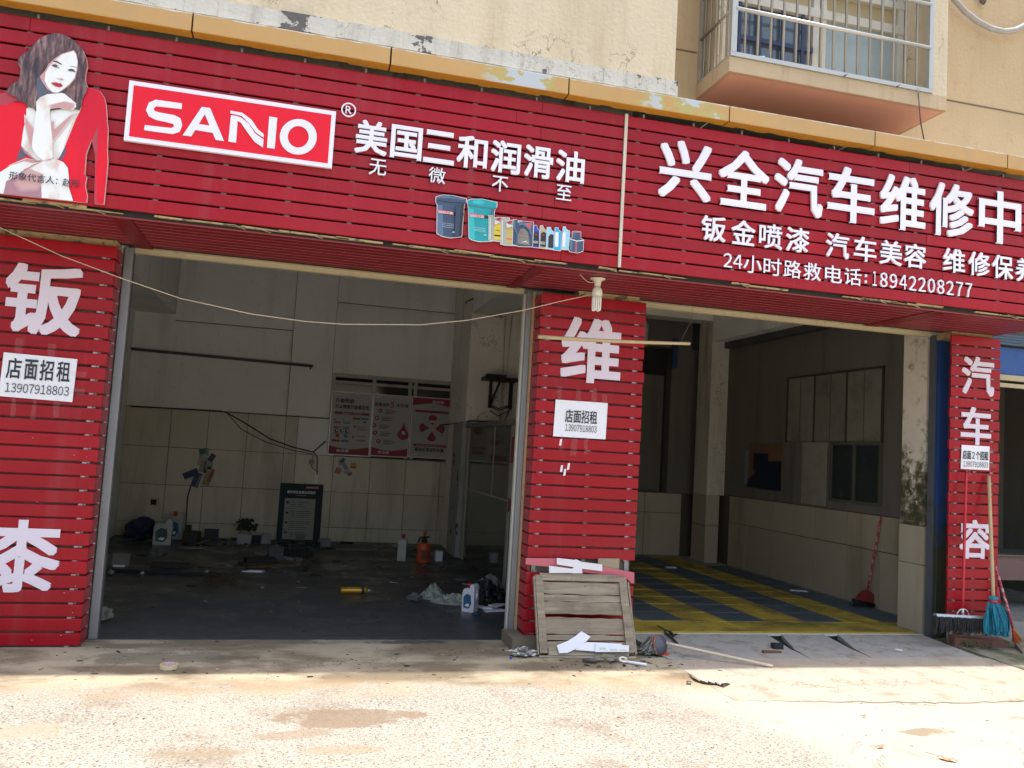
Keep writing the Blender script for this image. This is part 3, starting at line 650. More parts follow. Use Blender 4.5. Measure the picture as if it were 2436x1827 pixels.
# underside cladding: strips with a pale lip, plus flat cover plates
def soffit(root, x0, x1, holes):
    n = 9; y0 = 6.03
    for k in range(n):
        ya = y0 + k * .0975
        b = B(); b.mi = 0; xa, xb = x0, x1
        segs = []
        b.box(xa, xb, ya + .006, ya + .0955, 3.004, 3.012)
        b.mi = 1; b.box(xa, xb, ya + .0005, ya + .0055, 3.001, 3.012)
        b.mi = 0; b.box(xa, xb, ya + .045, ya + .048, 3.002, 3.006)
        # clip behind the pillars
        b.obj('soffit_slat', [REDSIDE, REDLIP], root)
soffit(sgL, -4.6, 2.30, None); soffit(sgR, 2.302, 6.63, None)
for root, x0, x1 in ((sgL, 1.655, 1.745), (sgL, -1.32, -1.19), (sgR, 5.225, 5.385)):
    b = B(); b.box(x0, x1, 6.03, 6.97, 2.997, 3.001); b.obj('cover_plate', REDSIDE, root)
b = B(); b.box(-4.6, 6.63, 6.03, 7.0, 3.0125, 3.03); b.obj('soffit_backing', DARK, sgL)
# splintered timber batten along the bottom edge of both boards
for root, x0, x1, sd in ((sgL, -4.6, 2.29, 3), (sgR, 2.31, 6.62, 4)):
    rr = random.Random(sd); b = B()
    b.mi = 1; b.box(x0, x1, 6.012, 6.03, 3.012, 3.05)
    b.mi = 0; x = x0
    while x < x1:
        L = rr.uniform(.08, .5)
        if rr.random() < .8:
            z = 3.024 + rr.uniform(-.006, .006); h = rr.uniform(.006, .018)
            b.hexa([(x, 5.99, z), (min(x + L, x1), 5.99, z + rr.uniform(-.004, .004)), (min(x + L, x1), 6.02, z), (x, 6.02, z), (x, 5.99, z + h), (min(x + L, x1), 5.99, z + h * rr.uniform(.2, 1)), (min(x + L, x1), 6.02, z + h), (x, 6.02, z + h)])
            if rr.random() < .35:
                b.hexa([(x + L * .5, 5.985, z - .004), (x + L * .5 + .06, 5.98, z - .02), (x + L * .5 + .06, 5.99, z - .018), (x + L * .5, 5.995, z - .002), (x + L * .5, 5.985, z), (x + L * .5 + .06, 5.98, z - .016), (x + L * .5 + .06, 5.99, z - .014), (x + L * .5, 5.995, z + .002)])
        x += L * rr.uniform(.7, 1.0)
    b.obj('timber_edge', [RAWWOOD, DARK], root)
# cut-out characters, bottom-right board
YL = 5.957
def row(s, xs, z0, z1, depth, bold, wd, root, mt=WHITE, y=YL, name='character'):
    for ch, x in zip(s, xs): text(ch, x, x + wd, z0, z1, y, mt, root, depth, bold, name)
row('兴全汽车维修中', [2.59, 3.105, 3.604, 4.099, 4.604, 5.100, 5.602], 3.645, 4.114, .016, .021, .450, sgR)
text('心', 6.10, 6.55, 3.66, 4.10, YL, WHITE, sgR, .016, .021, 'character')
row('钣金喷漆', [2.972, 3.235, 3.480, 3.727], 3.340, 3.542, .014, .015, .212, sgR)
row('汽车美容', [4.098, 4.360, 4.612, 4.852], 3.333, 3.540, .014, .015, .218, sgR)
row('维修保养', [5.245, 5.505, 5.752, 6.0], 3.335, 3.545, .014, .015, .222, sgR)
text('24', 3.180, 3.345, 3.147, 3.262, YL + .01, WHITE, sgR, .016, .004, 'character')
for ch, x in zip('小时路救电话', [3.358, 3.535, 3.718, 3.903, 4.100, 4.284]): text(ch, x, x + .162, 3.124, 3.268, YL + .01, WHITE, sgR, .016, .006, 'character')
text(':', 4.482, 4.502, 3.155, 3.23, YL + .01, WHITE, sgR, .016, .02, 'character')
for k, ch in enumerate('18942208277'):
    x = 4.535 + k * .0945; wd = .040 if ch == '1' else .072
    text(ch, x + (.02 if ch == '1' else 0), x + (.02 if ch == '1' else 0) + wd, 3.140, 3.264, YL + .01, WHITE, sgR, .016, .004, 'character')
# characters of the left board
row('美国三和润滑油', [.245, .497, .738, .985, 1.240, 1.495, 1.748], 3.652, 3.897, .014, .022, .228, sgL)
row('无微不至', [.358, .788, 1.262, 1.761], 3.506, 3.623, .016, .006, .122, sgL)
text('R', .163, .208, 3.927, 3.984, YL + .012, WHITE, sgL, .010, .004, 'registered_mark')
b = B(); cx, cz = .185, 3.956
for k in range(36):
    a0, a1 = 2 * math.pi * k / 36, 2 * math.pi * (k + 1) / 36
    b.poly([(cx + .052 * math.cos(a0), cz + .052 * math.sin(a0)), (cx + .052 * math.cos(a1), cz + .052 * math.sin(a1)), (cx + .043 * math.cos(a1), cz + .043 * math.sin(a1)), (cx + .043 * math.cos(a0), cz + .043 * math.sin(a0))], YL + .012, YL + .022)
b.obj('registered_ring', WHITE, sgL)
# logo plate
px0, px1, pz0, pz1 = -1.263, .098, 3.508, 3.920
b = B(); b.mi = 0; b.box(px0, px1, 5.946, 5.976, pz0, pz1); b.mi = 1; b.box(px0 + .030, px1 - .030, 5.9445, 5.947, pz0 + .030, pz1 - .030)
plate = b.obj('logo_plate', [WHITE, BRIGHTRED], sgL)
c1 = crop(0, 0, 812)
def P1(pts, y=5.943): return [(at(*c1(a, c_), Y=y).x, at(*c1(a, c_), Y=y).z) for a, c_ in pts]
def lg(name, polys, y=5.937):
    b = B()
    for k, p in enumerate(polys): b.poly(P1(p), y - .0004 * k, 5.945)
    b.obj(name, WHITE, plate)
lg('letter', [[(1180, 672), (1010, 648), (965, 668), (947, 715), (965, 755), (1010, 778), (1090, 795), (1122, 804), (1130, 820), (1112, 832), (940, 812), (935, 845), (1120, 870), (1165, 855), (1182, 810), (1170, 768), (1130, 748), (1040, 732), (1004, 722), (995, 705), (1012, 690), (1178, 708)]])
lg('letter', [[(1185, 878), (1240, 885), (1345, 712), (1308, 695)], [(1308, 695), (1362, 702), (1452, 915), (1398, 908)], [(1282, 805), (1360, 816), (1378, 862), (1262, 843)]])
lg('letter', [[(1497, 748), (1542, 755), (1530, 926), (1480, 918)], [(1497, 748), (1560, 762), (1612, 802), (1655, 868), (1708, 905), (1704, 957), (1650, 920), (1598, 850), (1560, 795), (1530, 780)], [(1494, 719), (1570, 733), (1630, 778), (1672, 840), (1710, 872), (1708, 893), (1660, 862), (1615, 802), (1565, 752), (1494, 736)]])
lg('letter', [[(1745, 757), (1797, 765), (1780, 965), (1730, 958)]])
b = B(); n = 32
for k in range(n):
    q = []
    for (rx, ry, kk) in ((120, 115, k), (120, 115, k + 1), (68, 70, k + 1), (68, 70, k)):
        a = 2 * math.pi * kk / n; q.append((1933 + rx * math.cos(a), 888 + ry * math.sin(a)))
    b.poly(P1(q), 5.937, 5.945)
b.obj('letter', WHITE, plate)

# ---- flat printed cut-outs
class Print:
    """flat print on a cut-out board: outlines in layers, each 0.3 mm proud of the last"""
    def __init__(s, cr, y): s.c, s.y, s.k, s.b, s.mats = cr, y, 0, B(), []
    def add(s, pts, mt, crp=None, thick=None):
        cr = crp or s.c
        if mt not in s.mats: s.mats.append(mt)
        s.b.mi = s.mats.index(mt); y = s.y - .0004 * s.k; s.k += 1
        q = [at(*cr(a, c_), Y=s.y) for a, c_ in pts]
        s.b.poly([(v.x, v.z) for v in q], y, y + (thick or .0003))
    def soft(s, pts, under, over, cr=None):
        cx = sum(p[0] for p in pts) / len(pts); cy = sum(p[1] for p in pts) / len(pts)
        for i, k in enumerate((1.22, 1.13, 1.05, .94)):
            key = (tuple(round(u, 3) for u in under), tuple(round(u, 3) for u in over), i)
            if key not in s.cache: s.cache[key] = flatm('print_tone', tuple(u + (o - u) * (.25, .5, .75, 1)[i] for u, o in zip(under, over)))
            s.add([(cx + (x - cx) * k, cy + (y - cy) * k) for x, y in pts], s.cache[key], cr)
    cache = {}
    def done(s, name, parent): return s.b.obj(name, s.mats, parent)
A_ = crop(0, 60, 280); C_ = crop(0, 270, 280)
def a2(pts): return [(x, y) for x, y in pts]
def low(pts): return [(x, y + 1659) for x, y in pts]        # second crop continues the first
hair = flatm('print_hair', (.085, .05, .06)); g = G('print_hair_strands')
mp_ = g.n('ShaderNodeMapping'); g.l(g.pos, mp_.inputs[0]); mp_.inputs['Rotation'].default_value = (0, rad(-38), 0); mp_.inputs['Scale'].default_value = (4, 1, .8)
hf = g.noise(11, 7, mp_.outputs[0], .62)
hc = g.ramp(hf, [(.36, (.030, .018, .024)), (.50, (.10, .052, .055)), (.60, (.21, .115, .115)), (.72, (.38, .25, .23))]); g.out(hc, .45); hair = g.m
g = G('print_red_jacket'); g.out(g.mix(g.smooth(g.noise(5, 3, g.scaled((1, 1, .35))), .42, .70), (.76, .010, .032), (.60, .010, .032)), .38, 0, .25); JACK = g.m
g = G('print_skin_tones'); g.out(g.mix(g.smooth(g.noise(9, 4, g.scaled((1, 1, .5))), .50, .72), (.80, .80, .775), (.66, .50, .46)), .42); SKINM = g.m
wht0 = flatm('print_eye_white', (.7, .7, .7)); skin = SKINM; pink = flatm('print_skin_pink', (.56, .30, .30)); pink2 = flatm('print_skin_soft', (.72, .58, .54)); mauve = flatm('print_mauve', (.40, .20, .25)); slate = flatm('print_slate', (.09, .10, .15))
redd = flatm('print_dark_red', (.40, .04, .06)); lip = flatm('print_lips', (.42, .008, .03)); dk = flatm('print_dark', (.07, .055, .09)); grey = flatm('print_grey', (.35, .33, .32))
pr = Print(A_, 5.955)
outline = [(-500, 1340), (110, 1265), (180, 1180), (300, 1080), (370, 1040), (385, 920), (400, 820), (345, 720), (350, 640), (450, 550), (560, 480), (650, 370), (760, 260), (900, 190), (1050, 160), (1200, 190), (1350, 260), (1450, 360), (1560, 480), (1620, 620), (1640, 760), (1610, 900), (1600, 1050), (1650, 1180), (1700, 1175), (1880, 1240), (1960, 1360), (1990, 1480), (2005, 1659)] + \
    low([(2010, 150), (2030, 300), (2015, 700), (2025, 900), (2000, 1200), (1950, 1710), (1770, 1690), (1770, 1500), (1785, 1100), (1785, 760), (1720, 500), (1620, 750), (1590, 1150), (1630, 1190), (1600, 1350), (1640, 1560), (1625, 1675), (0, 1500), (-500, 1440)])
edge = flatm('print_cut_edge', (.62, .45, .45))
cxo = sum(p[0] for p in outline) / len(outline); 
pr.add([(x + (6 if x > 800 else -6), y) for x, y in outline], edge, thick=.02); pr.add(outline, JACK)
pr.add(low([(1800, 330), (1850, 240), (1830, 700), (1800, 1100), (1830, 1690), (1775, 1690), (1785, 1100), (1785, 760), (1720, 500)]), redd)
pr.add([(-500, 1345), (110, 1275), (350, 1400), (120, 1500), (-500, 1480)], redd)
pr.add([(500, 1570), (700, 1450), (1300, 1480), (1540, 1540), (1480, 1659)] + low([(1430, 100), (1330, 350), (1230, 600), (1110, 850), (1000, 860), (830, 900), (700, 920), (480, 730), (400, 600), (440, 300), (490, 100)]), skin)
pr.add(low([(390, 640), (510, 790), (310, 890)]), slate); pr.add(low([(1100, 855), (1235, 620), (1250, 700), (1160, 880)]), slate)
pr.add(low([(1480, 0), (1430, 100), (1330, 350), (1230, 600), (1200, 640), (1290, 340), (1390, 90), (1430, 0)]), pink2)
pr.add(low([(-500, 1170), (0, 1110), (200, 980), (500, 850), (640, 880), (820, 905), (620, 985), (480, 1040), (280, 1200), (120, 1280), (70, 1510), (-500, 1445)]), skin)
pr.soft(low([(200, 980), (500, 850), (640, 880), (820, 905), (600, 930), (450, 900)]), (.80, .80, .76), (.56, .30, .30))
pr.add(low([(280, 1200), (480, 1040), (700, 960), (850, 900), (1050, 870), (1000, 1200), (790, 1590), (70, 1508), (120, 1280)]), mauve)
pr.soft(low([(420, 1130), (620, 1010), (850, 930), (900, 1200), (700, 1420), (420, 1440), (300, 1300)]), (.40, .20, .25), (.60, .36, .36))
pr.add(low([(560, 1040), (850, 880), (1050, 852), (1200, 925), (1280, 1030), (1300, 1200), (1300, 1400), (1380, 1650), (790, 1590), (780, 1350), (830, 1150)]), skin)

pr.soft(low([(480, 80), (640, 300), (600, 660), (560, 560), (480, 200)]), (.80, .80, .76), (.56, .30, .30)); pr.soft(low([(960, 190), (1015, 140), (1010, 330), (1300, 70), (1400, 20), (1220, 250), (1000, 520)]), (.80, .80, .76), (.56, .30, .30))
pr.add(low([(400, 600), (480, 700), (700, 900), (830, 880), (700, 920), (460, 740)]), mauve)
pr.add([(110, 1265), (180, 1180), (300, 1080), (370, 1040), (385, 920), (400, 820), (345, 720), (350, 640), (450, 550), (560, 480), (650, 370), (760, 260), (900, 190), (1050, 160), (1200, 190), (1350, 260), (1450, 360), (1560, 480), (1620, 620), (1640, 760), (1610, 900), (1600, 1050), (1650, 1180), (1640, 1250), (1560, 1400), (1540, 1540), (1500, 1610), (1300, 1560), (700, 1659), (640, 1570), (540, 1550), (430, 1440), (230, 1440), (340, 1375), (230, 1330)], hair)
pr.add([(700, 1000), (760, 990), (870, 1200), (980, 1290), (860, 1330), (720, 1420), (700, 1250)], slate)
pr.add([(690, 1659), (690, 1450), (760, 1370), (900, 1310), (1160, 1285), (1220, 1300), (1330, 1390), (1450, 1490), (1350, 1475), (1220, 1445), (1100, 1490), (960, 1520), (940, 1659)] + low([(940, 0), (960, 200), (1000, 560), (1000, 850), (830, 895), (700, 800), (600, 660), (650, 300)])[0:7] + low([(680, 0)]), skin)
pr.soft([(950, 1520), (1220, 1450), (1390, 1490), (1400, 1545), (1340, 1600), (1130, 1560), (980, 1580)], (.80, .80, .76), (.56, .30, .30))
pr.add([(930, 740), (1040, 640), (1170, 550), (1400, 485), (1450, 560), (1478, 700), (1465, 850), (1425, 1020), (1330, 1135), (1180, 1245), (1100, 1292), (1000, 1288), (890, 1210), (800, 1070), (760, 980), (850, 880)], pink)
pr.add([(960, 760), (1050, 665), (1175, 572), (1395, 500), (1440, 570), (1465, 700), (1450, 850), (1405, 1010), (1310, 1125), (1170, 1235), (1095, 1280), (1010, 1275), (920, 1190), (850, 1060), (870, 900)], skin)
pr.add([(1000, 680), (1080, 688), (1172, 742), (1170, 768), (1080, 722), (1012, 702)], dk); pr.add([(1310, 800), (1370, 780), (1460, 808), (1465, 826), (1370, 798)], grey)
pr.add([(978, 762), (1050, 752), (1110, 780), (1135, 832), (1080, 815), (1015, 800)], dk); pr.add([(1085, 782), (1112, 790), (1122, 815), (1095, 812)], wht0); pr.add([(1365, 862), (1398, 868), (1405, 886), (1375, 880)], wht0); pr.add([(1283, 855), (1340, 838), (1400, 850), (1437, 908), (1370, 885), (1310, 880)], dk)
pr.soft([(1075, 1010), (1130, 1030), (1160, 1012), (1215, 1045), (1170, 1052), (1105, 1032)], (.80, .80, .76), (.56, .30, .30))
pr.add([(970, 1100), (1080, 1095), (1105, 1112), (1160, 1110), (1195, 1160), (1140, 1185), (1060, 1170), (1000, 1130)], lip)
fig = pr.done('portrait_cutout', sgL)
tb = [at(*C_(165, 1150), Y=5.93), at(*C_(990, 1170), Y=5.93), at(*C_(1180, 1190), Y=5.93), at(*C_(1500, 1230), Y=5.93)]
zt = tb[0].z
text('形象代言人：', tb[0].x, tb[1].x + .03, zt - .026, zt + .026, 5.934, INK, fig, 0, .006); text('赵彤', tb[2].x, tb[3].x, zt - .030, zt + .024, 5.934, INK, fig, 0, .006)

K_ = crop(1020, 450, 380)
pr = Print(K_, 5.958)
navy = flatm('print_navy', (.045, .075, .14)); navyl = flatm('print_navy_light', (.10, .16, .26)); teal = flatm('print_teal', (.005, .30, .33)); teall = flatm('print_teal_light', (.03, .45, .48)); silver = flatm('print_silver', (.36, .38, .34)); silverl = flatm('print_silver_light', (.60, .60, .54)); yel = flatm('print_yellow', (.70, .50, .03)); gold = flatm('print_gold', (.50, .38, .12))
blk = flatm('print_black', (.02, .02, .025)); bl1 = flatm('print_blue', (.03, .05, .35)); sky1 = flatm('print_sky', (.03, .35, .65)); sky2 = flatm('print_pale_blue', (.30, .55, .70)); wht = flatm('print_white', (.75, .75, .75)); lred = flatm('print_label_red', (.60, .10, .13)); tan_ = flatm('print_tan', (.42, .37, .25)); grl = flatm('print_grey_label', (.22, .20, .18))
def can(pts, mt):
    cx = sum(p[0] for p in pts) / len(pts); cy = sum(p[1] for p in pts) / len(pts)
    pr.add([(cx + (x - cx) * 1.02 + (3 if x > cx else -3), cy + (y - cy) * 1.01 + (3 if y > cy else -3)) for x, y in pts], wht, thick=.012); pr.add(pts, mt)
can([(105, 105), (200, 82), (330, 90), (520, 135), (515, 190), (490, 215), (455, 655), (300, 672), (190, 650), (115, 610), (120, 215), (100, 180)], navy)
pr.add([(125, 215), (190, 222), (200, 650), (150, 635), (118, 605)], navyl); pr.add([(115, 105), (250, 95), (500, 140), (490, 150), (300, 125), (120, 120)], navyl)
pr.add([(105, 150), (300, 175), (515, 190), (510, 200), (300, 186), (105, 160)], blk)
pr.add([(130, 280), (340, 318), (340, 362), (130, 322)], lred); pr.add([(345, 320), (485, 332), (480, 375), (345, 365)], blk)
can([(535, 160), (600, 140), (740, 140), (940, 185), (940, 250), (910, 290), (870, 720), (700, 725), (600, 700), (558, 670), (552, 270), (540, 210)], teal)
pr.add([(600, 160), (720, 150), (780, 190), (720, 215), (620, 200)], teall); pr.add([(560, 270), (620, 280), (640, 700), (580, 690), (560, 660)], teall)
pr.add([(535, 215), (740, 250), (940, 265), (935, 275), (740, 262), (538, 226)], slate)
pr.add([(565, 330), (765, 362), (765, 405), (565, 372)], lred); pr.add([(770, 365), (900, 375), (895, 415), (770, 408)], blk)
can([(832, 365), (890, 368), (895, 400), (960, 390), (1110, 400), (1115, 430), (1050, 500), (1040, 735), (830, 705)], silver)
pr.add([(905, 520), (930, 485), (990, 490), (1010, 520), (1005, 705), (898, 695)], yel); pr.add([(905, 630), (1000, 640), (1000, 662), (905, 652)], blk)
can([(1000, 405), (1055, 405), (1060, 445), (1150, 432), (1290, 445), (1290, 480), (1200, 560), (1200, 785), (1060, 775), (995, 760)], silver)
pr.add([(1070, 560), (1100, 530), (1150, 535), (1160, 560), (1150, 755), (1070, 745)], gold); pr.add([(1072, 680), (1150, 688), (1150, 705), (1072, 698)], lred)
can([(1170, 425), (1225, 425), (1228, 470), (1300, 448), (1440, 460), (1440, 520), (1430, 800), (1250, 795), (1155, 765)], navy)
pr.add([(1300, 475), (1425, 472), (1400, 570), (1370, 530), (1310, 500)], lred); pr.add([(1235, 620), (1260, 560), (1310, 545), (1370, 600), (1395, 780), (1230, 760)], grl); pr.add([(1275, 740), (1340, 720), (1385, 770), (1345, 735)], wht)
can([(1455, 505), (1490, 505), (1495, 545), (1525, 580), (1525, 815), (1435, 805)], bl1); pr.add([(1445, 620), (1480, 595), (1515, 610), (1515, 790), (1440, 785)], blk)
can([(1540, 512), (1580, 512), (1590, 555), (1628, 590), (1622, 828), (1525, 815)], tan_); pr.add([(1545, 620), (1580, 595), (1618, 612), (1615, 805), (1540, 800)], blk)
can([(1635, 535), (1680, 535), (1690, 575), (1725, 600), (1720, 842), (1625, 825)], sky2); pr.add([(1650, 660), (1685, 625), (1722, 640), (1718, 825), (1645, 815)], blk)
can([(1745, 540), (1785, 540), (1790, 575), (1828, 600), (1820, 855), (1718, 845)], sky1); pr.add([(1745, 605), (1790, 600), (1785, 805), (1738, 800)], wht)
can([(1855, 528), (1890, 528), (1895, 565), (1942, 590), (1938, 845), (1832, 838)], sky2); pr.add([(1845, 605), (1885, 600), (1880, 805), (1840, 800)], wht)
can([(1980, 600), (2020, 590), (2095, 600), (2095, 690), (2135, 710), (2125, 865), (2050, 888), (1950, 870), (1928, 840), (1945, 685), (1980, 680)], navy)
pr.add([(1945, 690), (2040, 720), (2130, 710), (2130, 722), (2040, 732), (1945, 702)], wht); pr.add([(2022, 735), (2040, 735), (2036, 880), (2018, 878)], lred); pr.add([(1980, 600), (2095, 600), (2090, 612), (1985, 612)], lred)
hole = flatm('print_gap_red', (.45, .01, .03))
pr.add([(925, 425), (965, 405), (1000, 402), (985, 440), (950, 445)], hole); pr.add([(905, 440), (950, 450), (990, 470), (905, 500)], silverl)
pr.add([(1075, 470), (1110, 450), (1150, 448), (1140, 480), (1100, 490)], hole); pr.add([(1062, 480), (1100, 495), (1150, 510), (1150, 525), (1070, 545)], silverl)
pr.add([(835, 400), (850, 400), (850, 700), (832, 695)], silverl); pr.add([(1002, 440), (1018, 440), (1015, 765), (998, 755)], silverl)
pr.add([(1172, 440), (1190, 440), (1185, 520), (1225, 640), (1215, 780), (1200, 785), (1210, 640), (1168, 530)], navyl); pr.add([(1240, 480), (1290, 470), (1400, 560), (1425, 640), (1405, 640), (1370, 560), (1290, 500), (1240, 520)], navyl)
pr.add([(440, 220), (485, 215), (445, 650), (405, 662)], blk); pr.add([(370, 225), (440, 222), (405, 662), (350, 668)], flatm('print_navy_dark', (.03, .05, .10)))
pr.add([(860, 290), (905, 285), (880, 370), (850, 368)], slate); pr.add([(1990, 615), (2010, 615), (2010, 690), (1992, 690)], navyl); pr.add([(1948, 705), (1980, 715), (1975, 865), (1940, 850)], navyl)
for (x, y) in ((1448, 810), (1540, 822), (1645, 838)): pass
cut = pr.done('product_cutout', sgL)
def kt(s, x0, y0, x1, y1, mt, bold=.01, crp=K_, par=None, y=5.936, name='lettering'):
    p = at(*crp(x0, (y0 + y1) / 2 - (x1 - x0) * .07), Y=y); q = at(*crp(x1, (y0 + y1) / 2 + (x1 - x0) * .07), Y=y); h = abs(at(*crp(x0, y0), Y=y).z - at(*crp(x0, y1), Y=y).z)
    zc = (p.z + q.z) / 2; return text(s, p.x, q.x, zc - h / 2, zc + h / 2, y, mt, par or cut, 0, bold, name)
kt('SANO', 135, 300, 240, 335, wht); kt('三和', 245, 310, 335, 345, wht); kt('SANO', 570, 350, 670, 385, wht); kt('三和', 675, 360, 760, 395, wht)
for (x, y) in ((185, 470), (185, 495), (185, 520), (625, 530), (625, 555), (625, 575)): kt('Turbo protection diesel', x, y, x + 160, y + 14, wht, 0)
kt('iGO', 1450, 715, 1515, 750, wht); kt('iGO', 1548, 725, 1612, 765, wht); kt('4T', 1470, 620, 1500, 640, lred); kt('4T', 1572, 625, 1602, 645, lred); kt('5W-40', 925, 560, 985, 578, blk); kt('SANO', 1255, 578, 1330, 598, lred); kt('FORMULA ULTRA', 1245, 640, 1370, 655, tan_); kt('API', 325, 585, 365, 605, wht); kt('API', 760, 625, 800, 645, wht); kt('CH-4/SL', 375, 595, 430, 608, wht)

# ================================================================ PILLARS
def pillar(label, x0, x1, nslat, zbase, left_side, right_side, skip=(), yf=6.75, depth=.22, seed=0, x0b=None):
    root = thing('slatted_pillar', label, 'pillar', ((x0 + x1) / 2, 6.9, 0), group='red slatted pillars between the openings')
    rr = random.Random(seed)
    me = slat_profile(x1 - x0).mesh('slat', RED); me2 = None
    for k in range(nslat):
        z = zbase + k * .1016
        if k in skip: continue
        dx = rr.choice([0, 0, 0, rr.uniform(-.012, .012)])
        link('slat', me, root, loc=(x0 + dx, yf + rr.uniform(-.002, .002), z), rot=(rr.uniform(-.02, .02), rr.uniform(-.002, .002), 0))
    sb = slat_profile(depth - .012)
    side = sb.mesh('slat', RED)
    for k in range(nslat):
        z = zbase + k * .1016
        if right_side: link('slat', side, root, loc=(x1 - .002, yf + .012, z + rr.uniform(-.003, .003)), rot=(0, 0, rad(90)))
        if left_side: link('slat', side, root, loc=(x0 + .002, yf + .004 + depth - .012, z + rr.uniform(-.003, .003)), rot=(0, 0, rad(-90)))
    b = B(); b.box(x0 + (.215 if x0 > 6 else .03), x1 - .03, yf + .045, 6.955 if x0 > 6 else 7.0, 0, 2.96); b.obj('core', BEAMC, root)
    b = B()
    for x in (x0 + .045, x1 - .085, (x0 + x1) / 2): b.box(x, x + .035, yf + .0205, yf + .044, .02, 2.95)
    for k in range(nslat): 
        for x in (x0 + .06, x1 - .10): b.box(x, x + .03, yf + .006, yf + .0204, zbase + k * .1016 - .012, zbase + k * .1016 + .0)
    b.obj('mounting_rail', STEEL, root)
    return root
PL = pillar('wide red slatted pillar at the left edge, bearing two big white characters', -3.1, -1.405, 29, .012, False, True, seed=5)
PC = pillar('red slatted pillar between the two open bays, with slats missing behind the wooden panel', 1.918, 2.870, 29, .012, True, False, skip=(6,), seed=6)
PR = pillar('narrow red slatted pillar on the right with three white characters and brooms leaning on it', 6.052, 6.622, 27, .230, False, False, seed=7)
b = B(); b.box(-3.1, -1.42, 6.79, 6.99, 2.93, 3.0); b.obj('timber_packing', RAWWOOD, PL)
b = B(); b.box(2.26, 2.82, 6.79, 6.99, 2.93, 3.0); b.obj('timber_packing', RAWWOOD, PC)
b = B(); b.box(6.09, 6.56, 6.79, 6.99, 2.93, 3.0); b.obj('timber_packing', RAWWOOD, PR)
b = B(); b.box(1.905, 1.922, 6.972, 7.06, 0, 2.99); b.obj('plaster_return', PINKST, PC)
def bigch(s, x0, x1, z0, z1, root, bold=.026): return text(s, x0, x1, z0, z1, 6.7405, LETREAR, root, .006, bold, 'character')
bigch('钣', -2.123, -1.604, 2.237, 2.753, PL); bigch('桼', -2.10, -1.585, .386, .900, PL, .024); 
bigch('维', 2.111, 2.655, 2.207, 2.764, PC)
bigch('汽', 6.168, 6.547, 2.387, 2.764, PR, .022); bigch('车', 6.165, 6.518, 1.907, 2.273, PR, .022); bigch('容', 6.171, 6.526, .822, 1.191, PR, .022)

# notices taped to the pillars
def notice(label, x0, x1, z0, z1, lines, tapes, yy=6.742, sd=1):
    root = thing('rent_notice', label, 'paper notice', ((x0 + x1) / 2, yy, z0))
    rr = random.Random(sd); b = B(); nx, nz = 10, 6; V = []
    for j in range(nz + 1):
        V.append([b.bm.verts.new((x0 + (x1 - x0) * i / nx + .006 * j / nz, yy - .004 - .004 * math.sin(i * .9 + sd) * (j / nz), z0 + (z1 - z0) * j / nz - .01 * i / nx * (1 if sd == 1 else -.2))) for i in range(nx + 1)])
    for j in range(nz):
        for i in range(nx): b._f([V[j][i], V[j][i + 1], V[j + 1][i + 1], V[j + 1][i]])
    b.obj('sheet', PAPER, root, recalc=False)
    for (s, a, c, d, e, bd) in lines: text(s, a, c, d, e, yy - .0095, INK, root, 0, bd)
    for (x, z, w_, h_) in tapes:
        b = B(); b.quad((x, yy - .0105, z), (x + w_, yy - .0105, z + rr.uniform(-.01, .01)), (x + w_ + rr.uniform(-.01, .01), yy - .0105, z + h_), (x + rr.uniform(-.01, .01), yy - .0105, z + h_)); b.obj('tape', TAPE, root)
    return root
notice('white rent notice taped to the left pillar below the first big character', -2.091, -1.605, 1.773, 2.090,
       [('店', -2.056, -1.961, 1.905, 2.055, .016), ('面', -1.940, -1.855, 1.905, 2.052, .016), ('招', -1.839, -1.748, 1.905, 2.055, .016), ('租', -1.727, -1.638, 1.905, 2.055, .016), ('13907918803', -2.052, -1.633, 1.806, 1.873, 0)],
       [(-2.02, 2.08, .05, .12), (-1.80, 2.08, .05, .10), (-1.63, 1.95, .10, .04), (-1.62, 1.83, .09, .035), (-2.0, 1.63, .035, .15), (-1.87, 1.62, .035, .15), (-1.72, 1.64, .04, .14)], sd=1)
notice('white rent notice taped to the centre pillar under its big character', 2.079, 2.548, 1.735, 2.045,
       [('店面招租', 2.177, 2.462, 1.859, 1.970, .014), ('13907918803', 2.182, 2.462, 1.787, 1.845, 0)],
       [(2.10, 2.03, .03, .13), (2.26, 2.03, .04, .12), (2.40, 2.03, .05, .13), (2.50, 2.03, .04, .09), (2.14, 1.62, .03, .13), (2.24, 1.58, .05, .17), (2.36, 1.6, .03, .15)], sd=2)
notice('small rent notice for two shops taped to the right pillar between the characters', 6.168, 6.496, 1.670, 1.900,
       [('店面２个招租', 6.186, 6.483, 1.765, 1.850, .010), ('13907918803', 6.191, 6.479, 1.694, 1.748, 0)],
       [(6.08, 1.84, .10, .04), (6.48, 1.84, .08, .04), (6.08, 1.73, .10, .03), (6.48, 1.70, .09, .04), (6.25, 1.60, .03, .08)], sd=3)
# torn paper scraps / flakes on the slats
b = B()
for (x, z) in ((2.14, 1.66), (2.16, 1.44), (2.19, 1.41), (2.22, 1.46)): b.quad((x, 6.7475, z), (x + .02, 6.7475, z + .004), (x + .024, 6.7475, z + .06), (x + .006, 6.7475, z + .055))
for k in range(16): 
    x, z = R.uniform(-2.1, -1.45), R.uniform(.05, 1.6); b.quad((x, 6.7478, z), (x + .004, 6.7478, z), (x + .004, 6.7478, z + .004), (x, 6.7478, z + .004))
o = b.obj('paint_flakes', PAPER); o['kind'] = 'stuff'; o['label'] = 'white paint flecks on the red slats'

